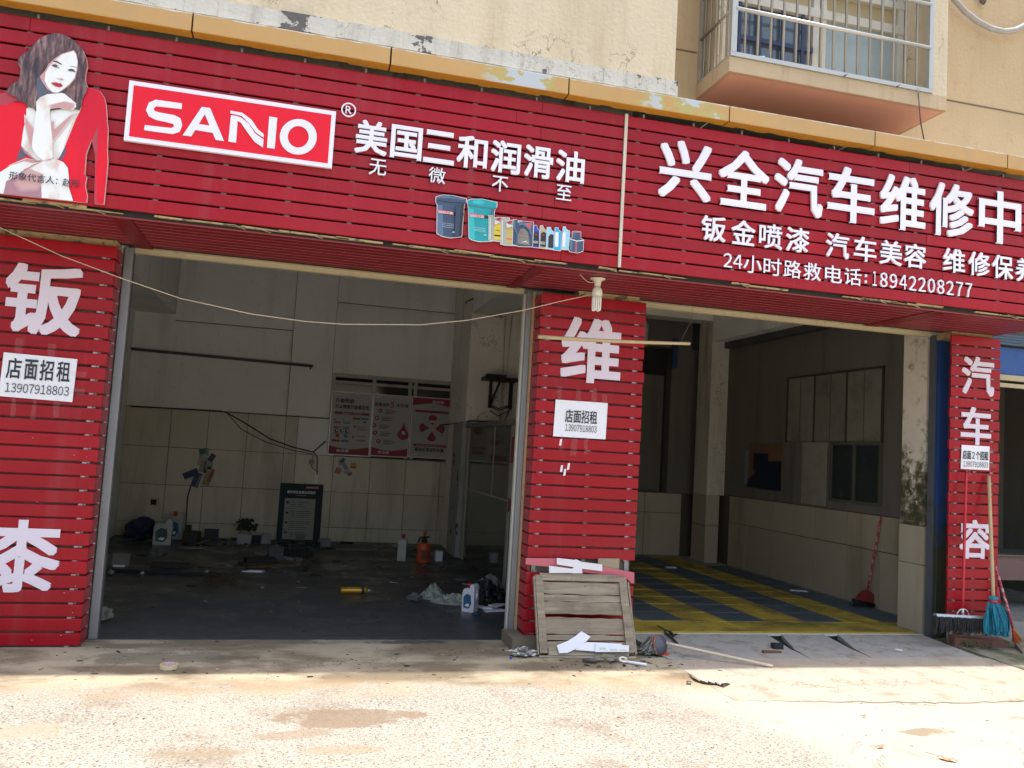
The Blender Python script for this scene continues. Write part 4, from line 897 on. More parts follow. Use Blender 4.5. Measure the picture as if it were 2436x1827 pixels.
# ================================================================ DOOR FRAMES
df = thing('shutter_frame', 'grey steel shutter guides on both sides of the left bay', 'door frame', (.25, 7.0, 0))
b = B(); b.box(-1.402, -1.340, 7.0, 7.05, .004, 2.985); b.obj('left_guide', STEEL, df, bevel=.003)
b = B(); b.box(-1.372, -1.340, 7.052, 7.10, .004, 2.985); b.obj('inner_rail', STEELD, df)
b = B(); b.box(1.858, 1.902, 7.0, 7.05, .004, 2.985); b.obj('right_guide', STEEL, df, bevel=.003)
b = B(); b.box(1.832, 1.843, 7.0, 7.05, .004, 2.965); b.box(1.8435, 1.857, 7.02, 7.05, .004, 2.965); b.obj('rubber_edge', mat('pale_strip', (.55, .54, .48), .6), df)
df = thing('shutter_frame', 'blue and grey steel door frame stained with moss beside the right pillar', 'door frame', (6.12, 7.0, 0))
bm2 = G('mossy_blue_paint'); X_, Y_, Z_ = bm2.sep()
cc = bm2.mix(bm2.smooth(bm2.math('ADD', bm2.noise(5, 8, None, .65), bm2.math('MULTIPLY', bm2.smooth(Z_, 1.6, .8), .32)), .60, .74), (.010, .045, .17), (.035, .035, .018))
cc = bm2.mix(bm2.smooth(bm2.noise(24, 6, bm2.scaled((1, 1, .5)), .7), .70, .72), cc, (.45, .44, .38)); bm2.out(cc, .6); bm2.bump(bm2.noise(30, 5), .4, .004)
b = B(); b.box(6.105, 6.235, 6.96, 7.06, .012, 2.99); b.obj('blue_post', bm2.m, df, bevel=.003)
b = B(); b.box(6.070, 6.103, 7.0, 7.06, .012, 2.985); b.obj('grey_guide', mat('grimy_guide', (.11, .12, .14), .5, .3, .2, 4, (.07, .06, .04), 4), df)
b = B(); b.box(6.236, 6.262, 6.90, 6.98, .012, 2.99); b.obj('plaster_strip', CREAMT, df)

# ================================================================ THINGS ON THE FRONT
# energy-saving lamp
lx, ly = 2.226, 6.235
lamp = thing('ceiling_lamp', 'unlit white energy-saving lamp with four tubes hanging under the red soffit', 'lamp', (lx, ly, 3.0))
b = B(); b.lathe([(.064, 0), (.062, -.006), (.030, -.022), (.027, -.048), (.024, -.062)], (lx, ly, 2.999), 20); b.obj('holder', CREAMPL, lamp)
b = B(); b.lathe([(.022, 0), (.026, -.010), (.040, -.030), (.043, -.060), (.041, -.064), (.040, -.078), (.010, -.080)], (lx, ly, 2.937), 20); b.obj('ballast', CREAMPL, lamp)
TUBEG = mat('lamp_tube', (.78, .74, .64), .2, 0, .02)
for dx, dy in ((-.018, -.016), (.018, -.016), (-.018, .016), (.018, .016)):
    b = B(); pts = [(lx + dx - .0095, ly + dy, 2.86)] + [(lx + dx - .0095, ly + dy, 2.86 - .025 * k) for k in (1, 2, 3)] + [(lx + dx - .0095 * math.cos(a), ly + dy, 2.752 - .0095 * math.sin(a)) for a in (0, .6, 1.2, 1.9, 2.5, 3.14)] + [(lx + dx + .0095, ly + dy, 2.785 + .025 * k) for k in (0, 1, 2, 3)]
    b.tube(pts, .0068, 8); b.obj('tube', TUBEG, lamp)
b = B(); b.tube([(2.20, 6.235, 2.975), (2.17, 6.22, 2.955), (2.13, 6.20, 2.957), (2.09, 6.18, 2.975), (2.05, 6.16, 2.998)], .002, 6); b.obj('wire', CREAMPL, lamp)
# sagging cord
sp = [(-2.9, 6.4, 3.0), (-2.5, 6.4, 2.99), (-2.086, 6.4, 2.924), (-1.683, 6.4, 2.77), (-1.272, 6.4, 2.65), (-.882, 6.4, 2.55), (-.382, 6.4, 2.484), (.0, 6.4, 2.466), (.262, 6.4, 2.470), (.859, 6.39, 2.52), (1.212, 6.38, 2.586), (1.655, 6.36, 2.705), (1.931, 6.32, 2.795), (2.185, 6.25, 2.868)]
b = B(); b.tube(sp, .0035, 6); tag(b.obj('sagging_cable', mat('cream_cord', (.62, .50, .36), .6)), 'thin cream cord sagging across the left bay to the lamp', 'cord')
# bamboo pole on two wires
pole = thing('hanging_pole', 'bamboo pole hung level on two thin wires under the soffit', 'pole', (2.45, 6.45, 2.55))
b = B(); p0, p1 = at(1200 + 440 * .18083, 600 + 1112 * .18083, Y=6.47), at(1500 + 780 * .18083, 700 + 650 * .18083, Y=6.41)
n = 12; b.tube([p0.lerp(p1, k / n) + Vector((0, 0, -.008 * math.sin(math.pi * k / n))) for k in range(n + 1)], [.0165 + .0012 * (k % 3 == 0) - .0003 * k for k in range(n + 1)], 10); b.obj('rod', BAMBOO, pole)
for (f, tx) in ((.06, 1.832), (.945, 3.135)):
    q = p0.lerp(p1, f); b = B(); b.tube([q + Vector((0, -.02, -.02)), q + Vector((0, .018, 0)), q + Vector((.004, 0, .05)), (tx + .012, q.y, 2.78), (tx, q.y, 2.998)], .0016, 5); b.obj('wire', STEELD, pole)

# ================================================================ CRATE LID AND LETTERS IN FRONT OF THE CENTRE PILLAR
lean = math.atan2(.36, .70)
lid = thing('wooden_panel', 'weathered wooden plank panel leaning against the foot of the centre pillar', 'crate lid', (1.96, 6.405, .014), (rad(-26.4), rad(.35), rad(-1.3)))
PWID, PHT = .805, .665
def lb(x0, x1, z0, z1, y0, y1, name, j=.002, mt=WOOD):
    b = B(); b.box(x0, x1, y0, y1, z0, z1, j); return b.obj(name, mt, lid, local=True)
z = .045
for h, gap in ((.070, .010), (.040, .008), (.135, .026), (.098, .006), (.052, .008), (.098, .006)):
    b = B(); n = 10; za, zb = z, z + h
    pts = [(.055 + (PWID - .11) * i / n, za + R.uniform(-.003, .003)) for i in range(n + 1)] + [(.055 + (PWID - .11) * i / n, zb + R.uniform(-.004, .004) - (.010 * (i / n) if h > .12 else 0)) for i in range(n, -1, -1)]
    b.poly(pts, .006, .020); b.obj('plank', WOOD, lid, local=True); z += h + gap
lb(.075, PWID - .06, .002, .062, -.012, .005, 'batten'); lb(.045, PWID - .075, PHT - .062, PHT - .004, -.012, .005, 'batten')
lb(.004, .068, .02, PHT - .02, -.014, .004, 'batten'); lb(PWID - .078, PWID - .008, .03, .40, -.014, .004, 'batten'); lb(PWID - .078, PWID - .012, .402, PHT - .02, -.014, .004, 'batten')
lb(-.012, .002, .01, PHT - .03, -.008, .026, 'edge_strip', .004); lb(PWID - .006, PWID + .012, .02, PHT - .06, -.008, .026, 'edge_strip', .004); lb(.0, PWID, -.014, .001, -.006, .028, 'edge_strip', .003)
b = B()
for (x, zz) in ((.03, .05), (.035, .40), (.05, PHT - .04), (.4, .03), (.40, PHT - .035), (PWID - .04, .06), (PWID - .05, .24), (PWID - .05, .44), (PWID - .05, .52), (PWID - .04, PHT - .06)): b.lathe([(.0035, 0), (.0035, .002)], (0, 0, 0), 6) if False else b.box(x - .0035, x + .0035, -.0165, -.0135, zz - .0035, zz + .0035)
b.obj('nail_head', STEELD, lid, local=True, kind='stuff')
LB = mat('fallen_letter', (.80, .79, .84), .4, 0, .03, 3, (.6, .58, .6), 3, .65, .95, 4, .05, .002)
def onlid(px, py, off):          # a pixel -> point on the leaning panel plane, moved off it towards the viewer
    Mx = Matrix.Translation(lid.location) @ lid.rotation_euler.to_matrix().to_4x4(); nrm = (Mx.to_3x3() @ Vector((0, -1, 0))); o0 = Mx.translation + nrm * off
    d = _r2 * ((px - PW / 2) / FPX) - _u2 * ((py - PH / 2) / FPX) + _f; t = (o0 - CAM).dot(nrm) / d.dot(nrm); return CAM + d * t, nrm
cE = crop(1240, 1300, 400)
def piece(pts, off, th, label, extra=()):
    b = B(); fr = [onlid(*cE(*p), off) for p in pts]; v0 = [b.bm.verts.new(p + n_ * th) for p, n_ in fr]; v1 = [b.bm.verts.new(p) for p, n_ in fr]; n = len(pts)
    c0 = b._f(v0); c1_ = b._f(v1[::-1])
    for i in range(n): b._f([v0[i], v1[i], v1[(i + 1) % n], v0[(i + 1) % n]])
    c0.normal_update(); c1_.normal_update()
    if n > 4: bmesh.ops.triangulate(b.bm, faces=[c0, c1_])
    o = tag(b.obj('letter_piece', LB), label, 'letter piece', 'white pieces of letters lying on and behind the panel'); return o
piece([(462, 1305), (600, 1250), (700, 1190), (785, 1120), (905, 1190), (850, 1255), (740, 1340), (600, 1405), (495, 1408)], .018, .012, 'curved white letter stroke tilted on the foot of the wooden panel')
piece([(705, 1365), (760, 1320), (850, 1262), (1315, 1285), (1320, 1330), (970, 1385)], .016, .012, 'long flat white letter stroke lying behind the curved one on the panel')
piece([(972, 1283), (1412, 1305), (1410, 1390), (970, 1392)], .030, .010, 'lilac white letter stroke with glue marks at the right foot of the panel')
b = B()
for pts in ([(1030, 1325), (1115, 1330), (1110, 1362), (1020, 1358)], [(1170, 1345), (1270, 1350), (1260, 1372), (1165, 1368)], [(1290, 1350), (1390, 1356), (1385, 1375), (1290, 1372)]):
    q = [onlid(*cE(*p), .0412)[0] for p in pts]; b.quad(*q)
o = b.obj('glue_mark', mat('dried_glue', (.62, .62, .55), .5)); o.parent = None; tag(o, 'dried glue patches on the lilac letter stroke', 'glue')
# letter resting on the panel's top edge against the pillar
b = B()
def onY(px, py, Y): v = at(*cE(px, py), Y=Y); return (v.x, v.z)
b.poly([onY(*p, 6.69) for p in ((462, 150), (620, 165), (700, 175), (715, 165), (790, 200), (1058, 235), (1058, 322), (800, 290), (790, 300), (800, 350), (680, 350), (640, 345), (362, 345), (362, 250), (660, 290), (690, 270), (464, 232))], 6.676, 6.688)
tag(b.obj('letter_piece', LB), 'broken white letter with crossing strokes propped above the wooden panel', 'letter piece', 'white pieces of letters lying on and behind the panel')
b = B(); b.poly([onY(*p, 6.72) for p in ((55, 150), (460, 155), (1480, 340), (1480, 480), (1440, 480), (1390, 430), (900, 350), (400, 270), (55, 232))], 6.708, 6.722)
tag(b.obj('fallen_slat', mat('faded_red', (.60, .14, .18), .4, 0, .1, 3, (.45, .2, .2), 3)), 'faded pink red slat hanging slantwise behind the wooden panel', 'slat')
b = B(); p = [onY(*q, 6.735) for q in ((1010, 155), (1290, 160), (1280, 320), (1000, 280))]; b.poly(p, 6.73, 6.735); tag(b.obj('cardboard_scrap', mat('cardboard', (.34, .27, .19), .9, 0, .2, 5)), 'brown cardboard scrap showing through the missing slat', 'cardboard')
b = B(); b.box(1.80, 2.05, 6.62, 6.99, -.02, .095, .004); b.obj('plinth', mat('plinth_cement', (.20, .16, .11), .9, 0, .2, 5, (.09, .07, .05), 5, .5, .7, 30, .5, .006))['kind'] = 'structure'

# ================================================================ BROOMS AND MOPS
def pathr(p, q, r, n=10, bow=0): p, q = Vector(p), Vector(q); return [p.lerp(q, k / n) + Vector((0, bow * math.sin(math.pi * k / n), 0)) for k in range(n + 1)]
cF = crop(2036, 1300, 400)
REDH = mat('red_handle', (.50, .015, .03), .35, 0, .1)
REDW = mat('red_handle_scratched', (.42, .02, .05), .4, 0, .1, 10, (.55, .45, .40), 22, .52, .56, 60, .1, .002, .1, False, .02)
# wide black brush
def A3(c_, x, y, Y): return at(*c_(x, y), Y=Y)
YB = 6.60
hl, hr = A3(cF, 1040, 890, YB), A3(cF, 1705, 925, YB)
bl_ = thing('push_broom', 'wide black fringed broom with red handle leaning on the right pillar', 'broom', (6.2, YB, 0))
b = B(); b.hexa([(hl.x, YB - .03, hl.z - .018), (hr.x + .02, YB - .03, hr.z - .018), (hr.x + .02, YB + .02, hr.z - .018), (hl.x, YB + .02, hl.z - .018), (hl.x, YB - .02, hl.z + .006), (hr.x + .02, YB - .02, hr.z + .006), (hr.x + .02, YB + .02, hr.z + .006), (hl.x, YB + .02, hl.z + .006)]); b.obj('head_rail', mat('grey_alloy', (.5, .5, .52), .35, .6), bl_)
top = at(1624 + 1838 * .36709, 609 + 1385 * .36709, Y=6.70); foot = A3(cF, 1405, 815, YB)
b = B(); b.tube(pathr(foot, top, .0), .0125, 10); b.obj('handle', REDH, bl_)
b = B(); mid = foot; b.tube([foot + Vector((0, 0, 0)), foot + Vector((.002, 0, -.06))], .013, 8)
arc = [(foot.x - .065 + .001, YB, hl.z + .005)] + [(foot.x - .065 * math.cos(a), YB - .004, foot.z - .062 + .058 * math.sin(a)) for a in [k * math.pi / 10 for k in range(11)]]
b.tube(arc[1:], .006, 6); b.obj('bracket', mat('grey_alloy2', (.5, .5, .52), .35, .6), bl_)
b = B()
for k in range(420):
    t = R.random(); x = hl.x - .012 + (hr.x - hl.x + .03) * t; z = hl.z + (hr.z - hl.z) * t - .012; y = YB + R.uniform(-.045, .03)
    L = R.uniform(.10, .15) + (.02 if t < .1 else 0); d = R.uniform(-.012, .012) - (.03 if t < .06 else 0); yy = R.uniform(-.02, .015)
    b.tube([(x, y, z), (x + d * .4 + R.uniform(-.004, .004), y + yy * .5, z - L * .5), (x + d, y + yy, max(z - L, .012))], [.0032, .0038, .0022], 3, False)
b.obj('bristle', mat('black_bristle', (.045, .043, .047), .7, 0, .5, 90, rnd=.0), bl_, kind='stuff')
b = B(); b.tube([A3(cF, 1400, 440, 6.655), A3(cF, 1420, 500, 6.65), A3(cF, 1400, 590, 6.64)], .008, 6); b.obj('torn_wrapper', PAPER, bl_)
# wooden splinter handle behind it
b = B(); b.tube([at(*crop(2276, 1200, 160)(250, 560), Y=6.69), at(*crop(2276, 1200, 160)(245, 1310), Y=6.68)], .014, 7); tag(b.obj('broken_stick', RAWWOOD), 'short broken wooden stick beside the red broom handle', 'stick')
# blue mop
YM = 6.52
mp = thing('mop', 'turquoise strip mop with pale wooden handle standing against the right pillar', 'mop', (6.5, YM, 0))
t0 = at(1624 + 1983 * .36709, 609 + 1425 * .36709, Y=6.72); nk = A3(cF, 1808, 665, YM)
b = B(); b.tube([t0.lerp(nk, k / 12) for k in range(13)], [.0165 + .001 * (k % 4 == 1) for k in range(13)], 10); b.obj('handle', mat('pale_wood', (.52, .37, .20), .6, 0, .2, 5, (.30, .19, .09), 8, .58, .7), mp)
TURQ = mat('turquoise_strips', (.012, .22, .33), .75, 0, .3, 6, (.02, .10, .14), 12, .5, .7, 60, .3, .004, .05, False, .1)
b = B(); b.lathe([(.034, 0), (.042, -.012), (.040, -.03), (.036, -.034)], nk + Vector((0, 0, .006)), 16); b.obj('strip_top', TURQ, mp)
b = B(); b.lathe([(.038, 0), (.043, -.010), (.041, -.022)], nk + Vector((0, 0, -.028)), 16); b.obj('collar', REDH, mp)
b = B()
for k in range(190):
    a = R.uniform(0, 2 * math.pi); rr_ = R.uniform(.3, 1); L = R.uniform(.24, .31)
    p = nk + Vector((.035 * rr_ * math.cos(a), .03 * rr_ * math.sin(a), -.045))
    ex = .035 + .080 * rr_ * math.cos(a); ey = .055 * rr_ * math.sin(a); pts = []
    for j in range(7):
        u = j / 6; s = min(1, u * 1.8) ** .7
        pts.append(p + Vector((ex * s + .010 * math.sin(k + u * 5), ey * s - .02 * u, -L * u)))
    w_ = R.uniform(.006, .010); ang = R.uniform(0, 3.14); dx, dy = w_ * math.cos(ang), w_ * math.sin(ang)
    vv = [(b.bm.verts.new((q.x - dx, q.y - dy, max(q.z, .012))), b.bm.verts.new((q.x + dx, q.y + dy, max(q.z, .012)))) for q in pts]
    for (c0, c1_), (c2_, c3_) in zip(vv, vv[1:]): b._f([c0, c1_, c3_, c2_])
b.obj('mop_strip', TURQ, mp, recalc=False, kind='stuff')
# orange broom on the far side
YO = 6.55
ob = thing('broom', 'scratched red-handled broom with frayed orange tuft, rightmost against the pillar', 'broom', (6.7, YO, 0))
b = B(); b.tube([A3(cF, 1838, 265, 6.74), A3(cF, 1905, 500, 6.68), A3(cF, 1990, 780, 6.62), A3(cF, 2065, 1080, YO)], .0115, 9); b.obj('handle', REDW, ob)
tf = A3(cF, 2065, 1070, YO); te = A3(cF, 2110, 1260, YO)
for nm, cc_, n_, sx in (('tuft', (.60, .09, .03), 150, 0), ('tuft', (.45, .38, .03), 26, .03)):
    b = B()
    for k in range(n_):
        q = tf.lerp(te, R.uniform(.75, 1.05)) + Vector((R.uniform(-.035, .04) + sx, R.uniform(-.03, .02), R.uniform(-.01, .03))); q.z = max(q.z, .02)
        b.tube([tf + Vector((R.uniform(-.006, .006), R.uniform(-.006, .006), 0)), tf.lerp(q, .6) + Vector((R.uniform(-.008, .008), 0, 0)), q], [.002, .0035, .0028], 3, False)
    b.obj(nm, mat('orange_fibre', cc_, .6, 0, .2, 30), ob, kind='stuff')
b = B(); b.tube([A3(cF, 1850, 530, 6.73), A3(cF, 1880, 760, 6.70)], .02, 8); tag(b.obj('red_stick', REDH), 'thick red stick end behind the orange broom handle', 'stick')
# brick-red threshold timber and board at the pillar foot
b = B(); p0, p1 = A3(cF, 1215, 1245, 6.66), A3(cF, 1875, 1370, 6.62)
b.hexa([(6.06, 6.66, .0), (6.60, 6.58, .0), (6.62, 6.74, .0), (6.06, 6.74, .0), (6.06, 6.66, .105), (6.60, 6.58, .085), (6.62, 6.74, .095), (6.06, 6.74, .115)])
tag(b.obj('sill_timber', mat('faded_brown_red', (.17, .075, .055), .8, 0, .2, 6, (.08, .06, .04), 6, .5, .7)), 'brown-red timber lying at the foot of the right pillar', 'timber')
b = B(); b.hexa([(6.52, 6.36, .0), (6.80, 6.10, .0), (6.95, 6.4, .0), (6.70, 6.62, .0), (6.52, 6.36, .05), (6.80, 6.10, .05), (6.95, 6.4, .06), (6.70, 6.62, .06)]); tag(b.obj('loose_board', WOOD), 'rough grey board end lying under the orange broom', 'board')
# ===== neighbouring shop at the right edge
b = B(); b.box(6.70, 9.5, 7.02, 7.10, 2.66, 2.94); 
nb = thing('roller_shutter', 'blue shutter box with pale bottom rail over the opening right of the narrow pillar', 'shutter', (7.5, 7.05, 2.66))
b.obj('shutter_box', mat('bright_blue_paint', (.02, .10, .36), .5, 0, .15, 3, (.02, .04, .12), 4), nb)
b = B(); b.box(6.66, 9.5, 7.0, 7.06, 2.60, 2.655); b.box(6.66, 9.5, 7.01, 7.05, 2.53, 2.57); b.obj('bottom_rail', CREAMT, nb)
for k in range(4):
    b = B(); b.box(6.66, 9.5, 6.96 + .01 * k, 6.99 + .01 * k, 2.955 + .03 * k, 2.980 + .03 * k); b.obj('shutter_lath', mat('blue_grey_lath', (.08, .12, .18), .4, .3, .2, 3), nb)
b = B(); b.box(6.66, 9.5, 9.6, 9.7, 0, 4.3); b.box(9.5, 9.6, 7.0, 9.7, 0, 4.3); b.obj('back_wall', SOOT, bld)
b = B(); b.box(6.66, 9.5, 7.10, 7.4, 2.94, 4.35); b.obj('neighbour_lintel', SOOT, bld)
ct = thing('workbench', 'pinkish brown bench front with things on top in the shop at the right edge', 'bench', (7.3, 8.0, .12))
v = at(2400, 1323, Y=7.9); v2_ = at(2400, 1380, Y=7.9)
b = B(); b.box(6.75, 8.8, 7.9, 8.5, v2_.z, v.z); b.obj('front', mat('pinkish_brown', (.20, .11, .10), .6, 0, .1, 3), ct)
b = B(); b.box(6.72, 8.85, 7.87, 8.55, v.z + .001, v.z + .018); b.obj('bench_top', mat('bench_top', (.12, .11, .10), .4, 0, .2, 3), ct)
b = B(); b.box(6.80, 6.86, 7.95, 8.4, .12, v2_.z - .001); b.box(8.7, 8.76, 7.95, 8.4, .12, v2_.z - .001); b.obj('leg', STEELD, ct)
b = B(); b.blob((7.25, 8.0, v.z + .045), (.10, .08, .03), 3, .5); tag(b.obj('crumpled_bag', mat('pale_film', (.5, .53, .48), .3, 0, .2, 8, alpha=.7)), 'crumpled clear bag lying on the bench in the right shop', 'plastic bag')
b = B(); b.box(7.4, 7.9, 8.2, 8.5, v.z + .019, v.z + .25, .01); tag(b.obj('machine', STEELD), 'dark metal machine on the bench in the right shop', 'machine')
b = B(); b.tube([(7.0, 7.88, v.z + .20), (7.35, 8.15, v.z + .205)], .006, 6); tag(b.obj('metal_rod', STAINLESS), 'thin shiny rod sticking out over the bench', 'rod')

# ================================================================ WALL HOSE, MASK, CABLE AT THE TOP
hp = [at(*crop(2036, 0, 400)(x, y), Y=6.52) for x, y in ((1200, -130), (1300, 0), (1450, 165), (1600, 280), (1780, 375), (1950, 415), (2100, 395), (2250, 320), (2500, 120))]
b = B(); fine = []
for p, q in zip(hp, hp[1:]):
    for k in range(14): fine.append(p.lerp(q, k / 14))
b.tube(fine, [.026 + .003 * (k % 2) for k in range(len(fine))], 10); tag(b.obj('corrugated_hose', mat('grey_hose', (.36, .34, .32), .5, 0, .1)), 'grey corrugated hose looping against the upper wall', 'hose')
q = at(*crop(2036, 0, 400)(1670, 20), Y=6.55); b = B(); b.blob((q.x, q.y, q.z + .01), (.035, .03, .05), 5, .5, 2); b.tube([(q.x, q.y, q.z + .02), (q.x + .05, 6.59, q.z + .3)], .012, 6); tag(b.obj('bracket_stub', STEELD), 'dark metal stub on the wall inside the hose loop', 'bracket')
mk = [at(*crop(1600, 0, 400)(x, y), Y=6.04) for x, y in ((1155, 760), (1425, 800))]
b = B(); nx = 12; V = []
for j in range(5):
    V.append([b.bm.verts.new((mk[0].x + (mk[1].x - mk[0].x) * i / nx, 6.035 + .010 * math.sin(i * 1.3) + .02 * j, 4.940 + .012 * j + .018 * math.sin(i * .8 + j) ** 2 + (.015 if i < 7 else 0) * (j / 4))) for i in range(nx + 1)])
for j in range(4):
    for i in range(nx): b._f([V[j][i], V[j][i + 1], V[j + 1][i + 1], V[j + 1][i]])
tag(b.obj('face_mask', mat('pale_blue_mask', (.38, .58, .68), .8, 0, .1)), 'crumpled pale blue face mask on the ledge inside the window bars', 'mask')
cw2 = crop(2036, 0, 400)
b = B(); b.tube([at(*cw2(825, 1165), Y=5.975), at(*cw2(820, 1230), Y=5.97), at(*cw2(835, 1400), Y=5.92), at(*cw2(850, 1600), Y=5.89), at(1624 + 1565 * .36709, 910 * .36709, Y=5.885)], .005, 6)
tag(b.obj('hanging_cable', BLACK), 'black cable tied to the window bars and hanging to the coping', 'cable')
b = B()
for (x, y) in ((545, 1135), (1050, 490)):
    q = at(*(cw2(x, y) if x < 1000 else crop(1624, 0, 812)(1050, 490)), Y=5.985); b.tube([q + Vector((-.012, -.008, -.012)), q + Vector((.012, -.012, .008))], .006, 6)
b.obj('knot', BLACK); tag(bpy.data.objects['knot'], 'dark wire knots on the lower rail of the window cage', 'wire knot')

# ================================================================ WASH BAY MATS
def mat_tile(sz):
    b = B(); t = .012
    b.box(.002, sz - .002, .002, sz - .002, 0, t * .55)
    for k in range(13):           # raised ribs, leaning across the tile
        x = .014 + k * (sz - .028) / 12.0
        b.box(x - .005, x + .005, .006, sz - .006, t * .55, t)
    b.box(.002, .010, .002, sz - .002, t * .55, t + .001); b.box(sz - .010, sz - .002, .002, sz - .002, t * .55, t + .001)
    b.box(.010, sz - .010, .002, .008, t * .55, t + .001); b.box(.010, sz - .010, sz - .008, sz - .002, t * .55, t + .001)
    return b
SZ = .444
ty_, tb_ = mat_tile(SZ).mesh('grid_tile', YMAT), mat_tile(SZ).mesh('grid_tile', BMAT)
gm = thing('floor_mat', 'yellow and slate striped grid tiles covering the wash bay floor', 'floor mat', (4.7, 9, .03))
X00 = 2.899; PT = .446
for i in range(8):
    for j in range(12):
        x = X00 + i * PT; yy = 7.056 + .105 + j * PT
        if yy + PT > 12.75 or (x + PT > 6.28 and yy + PT > 12.03): continue
        blue = (i % 2 == 1) and j >= 1
        dz = R.uniform(0, .002)
        link('grid_tile', tb_ if blue else ty_, gm, loc=(x + (R.random() < .5) * 0 + R.uniform(-.001, .001), yy + R.uniform(-.001, .001), .0305 + dz), rot=(R.uniform(-.003, .003), 0, 0) if R.random() < .6 else (0, R.uniform(-.003, .003), 0))
BR = mat('yellow_ramp_edge', (.62, .42, .02), .4, 0, .1, 5, (.35, .24, .05), 5, .5, .75)
for i in range(8):
    b = B(); x = X00 + i * PT
    if x > 6.0: continue
    xe = min(x + SZ, 6.06)
    b.hexa([(x, 7.058, .031), (xe, 7.058, .031), (xe, 7.158, .031), (x, 7.158, .031), (x, 7.058, .036), (xe, 7.058, .036), (xe, 7.158, .043), (x, 7.158, .043)]); b.obj('edge_strip', BR, gm)

# ================================================================ LEFT BAY FITTINGS
ALU = mat('white_aluminium', (.36, .345, .29), .45, .1, .08, 3, (.3, .26, .18), 4, .55, .8)
PEEL = plaster('peeling_grey_post', (.33, .34, .34), (.14, .13, .12), .8, False, (.07, .07, .06), 3)
pt = thing('glass_partition', 'glazed booth partition along the right side of the left bay with dusty top rail', 'partition', (2.44, 10, 0))
b = B(); b.box(2.41, 2.46, 11.93, 12.00, .0, 1.94); b.box(2.41, 2.46, 12.05, 12.12, 0, 1.94); b.box(2.41, 2.46, 9.40, 9.47, 0, 1.94); b.obj('post', ALU, pt)
b = B(); b.box(2.40, 2.50, 7.3, 12.13, 1.89, 1.955, .004); b.obj('top_rail', mat('dusty_rail', (.15, .145, .14), .9, 0, .3, 6, (.3, .28, .25), 9, .5, .7, 40, .5, .006), pt)
b = B(); b.box(2.35, 2.405, 12.13, 12.85, 0, 1.96); b.obj('peeling_post', PEEL, pt)
for (y0, y1) in ((7.3, 9.40), (9.475, 11.925)):
    b = B(); b.box(2.430, 2.436, y0, y1, .02, 1.885); b.obj('pane', DGLASS, pt)
b = B(); b.box(2.425, 2.445, 10.35, 10.38, 1.02, 1.885); b.box(2.425, 2.445, 9.475, 11.925, 1.0, 1.02); b.obj('glazing_bar', ALU, pt)
b = B(); b.box(2.40, 2.43, 8.4, 9.36, .9, 1.75); 
rp = b.obj('leaflet_panel', mat('pinkish_notice', (.36, .30, .32), .7, 0, .1), pt)
b = B(); b.box(2.395, 2.40, 8.4, 9.36, 1.45, 1.75); b.box(2.395, 2.40, 8.4, 9.36, .9, 1.05); b.obj('print', INKRED, rp)
# AC bracket shelf
ab = thing('bracket_shelf', 'dark steel bracket shelf fixed to the white wall above the partition', 'shelf', (2.7, 11.9, 2.3))
cA = crop(780, 880, 480); YA = 12.02
def qa(x, y, Y=YA): v = at(*cA(x, y), Y=Y); return v
a, c = qa(1700, 90), qa(2085, 60)
b = B(); b.box(a.x, 3.1, 11.85, 12.15, a.z - .03, a.z + .02); b.box(a.x, a.x + .30, 11.80, 11.86, a.z - .01, a.z + .05); b.obj('shelf', BLACK, ab)
p, q = qa(1805, 120), qa(1795, 415)
b = B(); b.box(p.x - .02, p.x + .02, 12.10, 12.148, q.z, a.z - .03); b.obj('upright', BLACK, ab)
b = B(); b.tube([(p.x, 12.10, q.z + .03), (p.x + .09, 11.93, a.z - .04)], .018, 6); b.obj('brace', BLACK, ab)
b = B(); b.box(3.02, 3.07, 12.10, 12.148, q.z, a.z - .03); b.obj('upright', BLACK, ab)
b = B()
for (z, s) in ((2.22, .05), (2.16, .07), (2.24, .04)): b.tube([(p.x, 12.07, z), (p.x + .12, 12.05, z - s), (3.03, 12.06, z + .02)], .008, 6)
b.tube([(3.03, 12.06, 2.2), (2.95, 12.02, 2.02), (2.6, 11.9, 1.99), (2.42, 11.8, 1.985), (2.4, 12.3, 1.97), (2.2, 13.3, 1.93)], .010, 6)
tag(b.obj('black_cable', BLACK), 'black cables looped between the shelf brackets and over the partition rail', 'cable')
# pipes on the column
def pipe(pts, r, label, name='wall_pipe', mt=None): b = B(); b.tube(pts, r, 8); return tag(b.obj(name, mt or CREAMPL), label, 'pipe')
q = at(980 + 1525 * .14467, 640 + 1000 * .14467, Y=12.12)
pipe([(q.x, 12.12, 3.6), (q.x, 12.12, 1.98)], .014, 'thin cream conduit running down the white column beside the shelf')
pipe([(q.x + .10, 12.12, 3.6), (q.x + .07, 12.12, 2.9), (q.x + .02, 12.12, 1.98)], .010, 'slanting thin pipe on the white column by the shelf')
u = [at(980 + x * .14467, 640 + y * .14467, Y=12.10) for x, y in ((1170, 360), (1040, 470), (1020, 480), (1000, 705), (1040, 708), (1480, 800))]
pipe(u[2:], .018, 'bent white waste pipe under the beam of the left bay')
pipe([at(980 + x * .14467, 640 + y * .14467, Y=12.1) for x, y in ((1170, 360), (1040, 470), (960, 510), (875, 555))], .014, 'dark pipe stub reaching from the beam of the left bay', mt=STEELD)
v0, v1 = at(302, 829, Y=13.5), at(745, 871, Y=13.5)
pipe([(-2.49, 13.5, v0.z), (v1.x, 13.5, v1.z)], .022, 'long dark horizontal pipe on the upper back wall', mt=STEELD)
b = B(); b.box(v1.x - .05, v1.x - .03, 13.5, 13.56, v1.z - .05, v1.z + .02); 
cc4 = crop(0, 609, 812)
def onb(pts, Y=13.585): return [at(*cc4(x, y), Y=Y) for x, y in pts]
